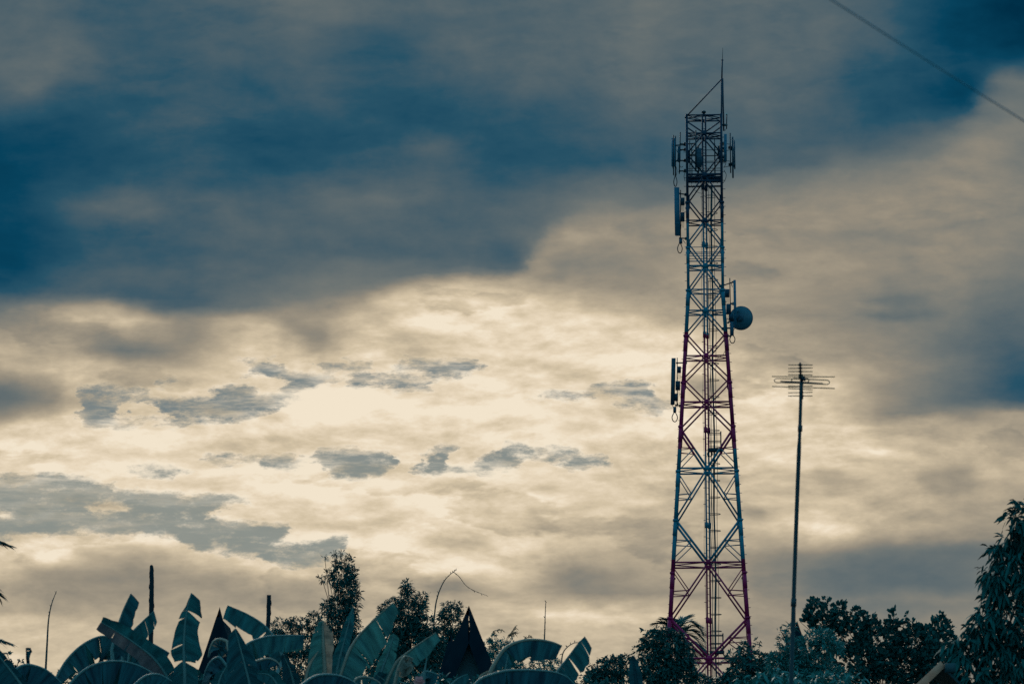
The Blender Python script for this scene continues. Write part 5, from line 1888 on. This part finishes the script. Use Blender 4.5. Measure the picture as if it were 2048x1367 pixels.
banana('banana plant with a pale papery upright leaf and a broad ribbed slanting leaf', 668, 58, [
    dict(pts=[(652, 1396), (650, 1347), (647, 1290), (646, 1262), (646, 1240)], wl=[34, 35, 29, 22, 8], wr=[20, 13, 20, 21, 3], mat='ban_c', mat_r='ban_dry', rib='rib_warm', rib_r=0.02, dd=0.0, sweep=-0.25, fold=0.1, label='pale papery upright leaf'),
    dict(pts=[(666, 1390), (676, 1330), (686, 1290), (697, 1248), (706, 1213)], wl=[22, 20, 13, 10, 2], wr=[22, 20, 15, 14, 4], mat='ban_a', dd=1.0, sweep=-0.6, fold=0.4),
    dict(pts=[(668, 1390), (692, 1317), (705, 1289), (724, 1263), (756, 1231), (787, 1204.5)], wl=[14, 3, 2, 2, 2, 1], wr=[44, 46, 46, 45, 42, 20], mat='ban_c', dd=-1.2, sweep=-0.15, rib='rib_warm', ripple=0.06, tears=((), (.42,)), gap=0.05),
    dict(pts=[(612, 1396), (613, 1352), (622, 1326), (637, 1301)], wl=[3, 4, 5, 1], wr=[12, 10, 6, 1], mat='ban_dry', mat_r='ban_c', rib='rib_warm', dd=-2.2, label='dry curled leaf edge'),
    dict(pts=[(592, 1378), (630, 1352), (665, 1348.5), (693, 1355), (720, 1371)], wl=[20, 36, 40, 38, 24], arch=True, mat='ban_b', rib='rib', dd=-4.0),
    dict(pts=[(690, 1392), (704, 1372), (714, 1356), (734, 1353), (756, 1362), (766, 1374)], wl=[6, 16, 22, 20, 18, 8], arch=True, mat='ban_dry', mat_r='ban_c', rib='rib_warm', dd=-2.6, tears=((.3, .5, .7), (.3, .5, .7)), gap=0.2, label='withered drooping leaf'),
])
banana('banana plant with a tan withered curl, left of the slit gable hut', 800, 58, [
    dict(pts=[(750, 1392), (764, 1338), (778, 1301), (788, 1267)], wl=[16, 14, 12, 8], wr=[16, 18, 17, 12], mat='ban_c', mat_r='ban_c', rib='rib', dd=1.4, sweep=-0.3, fold=0.2, ripple=0.08),
    dict(pts=[(762, 1390), (789, 1330), (809, 1309), (838, 1287), (872, 1264)], wl=[10, 3, 2, 2, 1], wr=[18, 28, 33, 36, 20], mat='ban_c', rib='rib_warm', dd=-0.4, sweep=-0.1, tears=((), (.55,))),
    dict(pts=[(786, 1384), (792, 1356), (797, 1334), (806, 1315), (815, 1311.5), (827, 1317)], wl=[4, 6, 16, 34, 38, 36], arch=True, mat='ban_dry', rib='rib_warm', dd=-1.6, tears=((.6, .75, .85), (.6, .75, .88)), gap=0.22, ripple=0.12, label='tan withered curled leaf'),
    dict(pts=[(838, 1384), (846, 1346), (860, 1343), (878, 1349)], wl=[6, 26, 30, 26], arch=True, mat='ban_a', dd=-0.8),
    dict(pts=[(846, 1384), (849, 1345), (854, 1314)], wl=[1, 1.5, 1.5], mat='ban_c', dd=-1.2, label='narrow rolled young leaf'),
    dict(pts=[(782, 1392), (776, 1366), (752, 1348)], wl=[18, 22, 10], mat='ban_b', dd=-0.2),
])
banana('banana plant right of the slit gable hut with a long horizontal arch', 1040, 58, [
    dict(pts=[(976, 1372), (980, 1349), (990, 1326), (1006, 1301), (1025, 1287), (1051, 1279.5), (1080, 1279), (1106, 1284), (1124, 1291)], wl=[3, 5, 20, 40, 46, 42, 39, 35, 27], arch=True, mat='ban_a', rib='rib_warm', rib_r=0.02, dd=0.0, tears=((.3,), (.42,)), ripple=0.09),
    dict(pts=[(1096, 1376), (1118, 1338), (1134, 1317), (1155, 1289), (1170, 1272)], wl=[3, 2, 2, 2, 1], wr=[34, 40, 39, 37, 24], mat='ban_a', dd=0.8, sweep=-0.25, tears=((), (.55,)), rib='rib'),
    dict(pts=[(942, 1380), (958, 1360), (978, 1350), (1011, 1341), (1046, 1339), (1080, 1340), (1111, 1344), (1134, 1353), (1156, 1374)], wl=[12, 30, 40, 48, 52, 50, 46, 36, 20], arch=True, mat='ban_b', rib='rib', dd=-3.2, tears=((), (.4,))),
    dict(pts=[(1002, 1388), (1010, 1341), (1016.5, 1308)], wl=[3, 3, 1], wr=[24, 18, 1], mat='ban_a', dd=-2.2, sweep=-0.5, rib='rib'),
    dict(pts=[(890, 1384), (912, 1359), (935, 1347)], wl=[2, 2, 1], wr=[20, 22, 12], mat='ban_a', dd=-1.4, rib='rib'),
    dict(pts=[(956, 1386), (960, 1354), (977, 1341)], wl=[2, 3, 2], wr=[12, 16, 10], mat='ban_dry', rib='rib_warm', dd=-1.0, label='pale scrap of leaf'),
], top_py=1420)
banana('lone upright dark rounded banana leaf left of the tower', 1272, 50, [
    dict(pts=[(1274, 1420), (1273, 1372), (1270, 1345), (1267, 1322), (1265, 1311)], wl=[12, 14, 14, 9, 3], wr=[14, 16, 14, 10, 4], mat='ban_b', rib='ban_b', dd=0.0, fold=0.5),
], top_py=1480)

# coral flower among the banana leaves
FD = 56.0
fc = P(838, 1362, FD)
fl = thing('flower', 'small coral pink flower at the bottom edge below the withered curl', 'flower', (fc.x, FD, 0))
MB().tube([Vector((fc.x, FD, 0)), fc], 0.008, 6).build('stalk', M['stem'], fl)
for q in range(6):
    an = q * math.pi / 3
    d = Vector((math.cos(an), 0.25 * math.sin(an * 2), math.sin(an)))
    sd = Vector((-math.sin(an), 0, math.cos(an)))
    mb = MB()
    cs = []
    for i in range(5):
        t = i / 4
        w = 0.032 * math.sin(math.pi * (0.12 + 0.8 * t))
        c = fc + d * (0.075 * t) + Vector((0, -0.04 + 0.05 * t * t, 0))
        mb.v += [c - sd * w, c + Vector((0, 0.01, 0)), c + sd * w]
    for i in range(4):
        a = i * 3
        mb.f += [(a, a + 1, a + 4, a + 3), (a + 1, a + 2, a + 5, a + 4)]
    mb.build('petal', M['flower'], fl)
MB().tube([fc + Vector((0, -0.05, 0)), fc + Vector((0, -0.02, 0))], [0.012, 0.02], 8).build('flower_heart', M['flower'], fl)
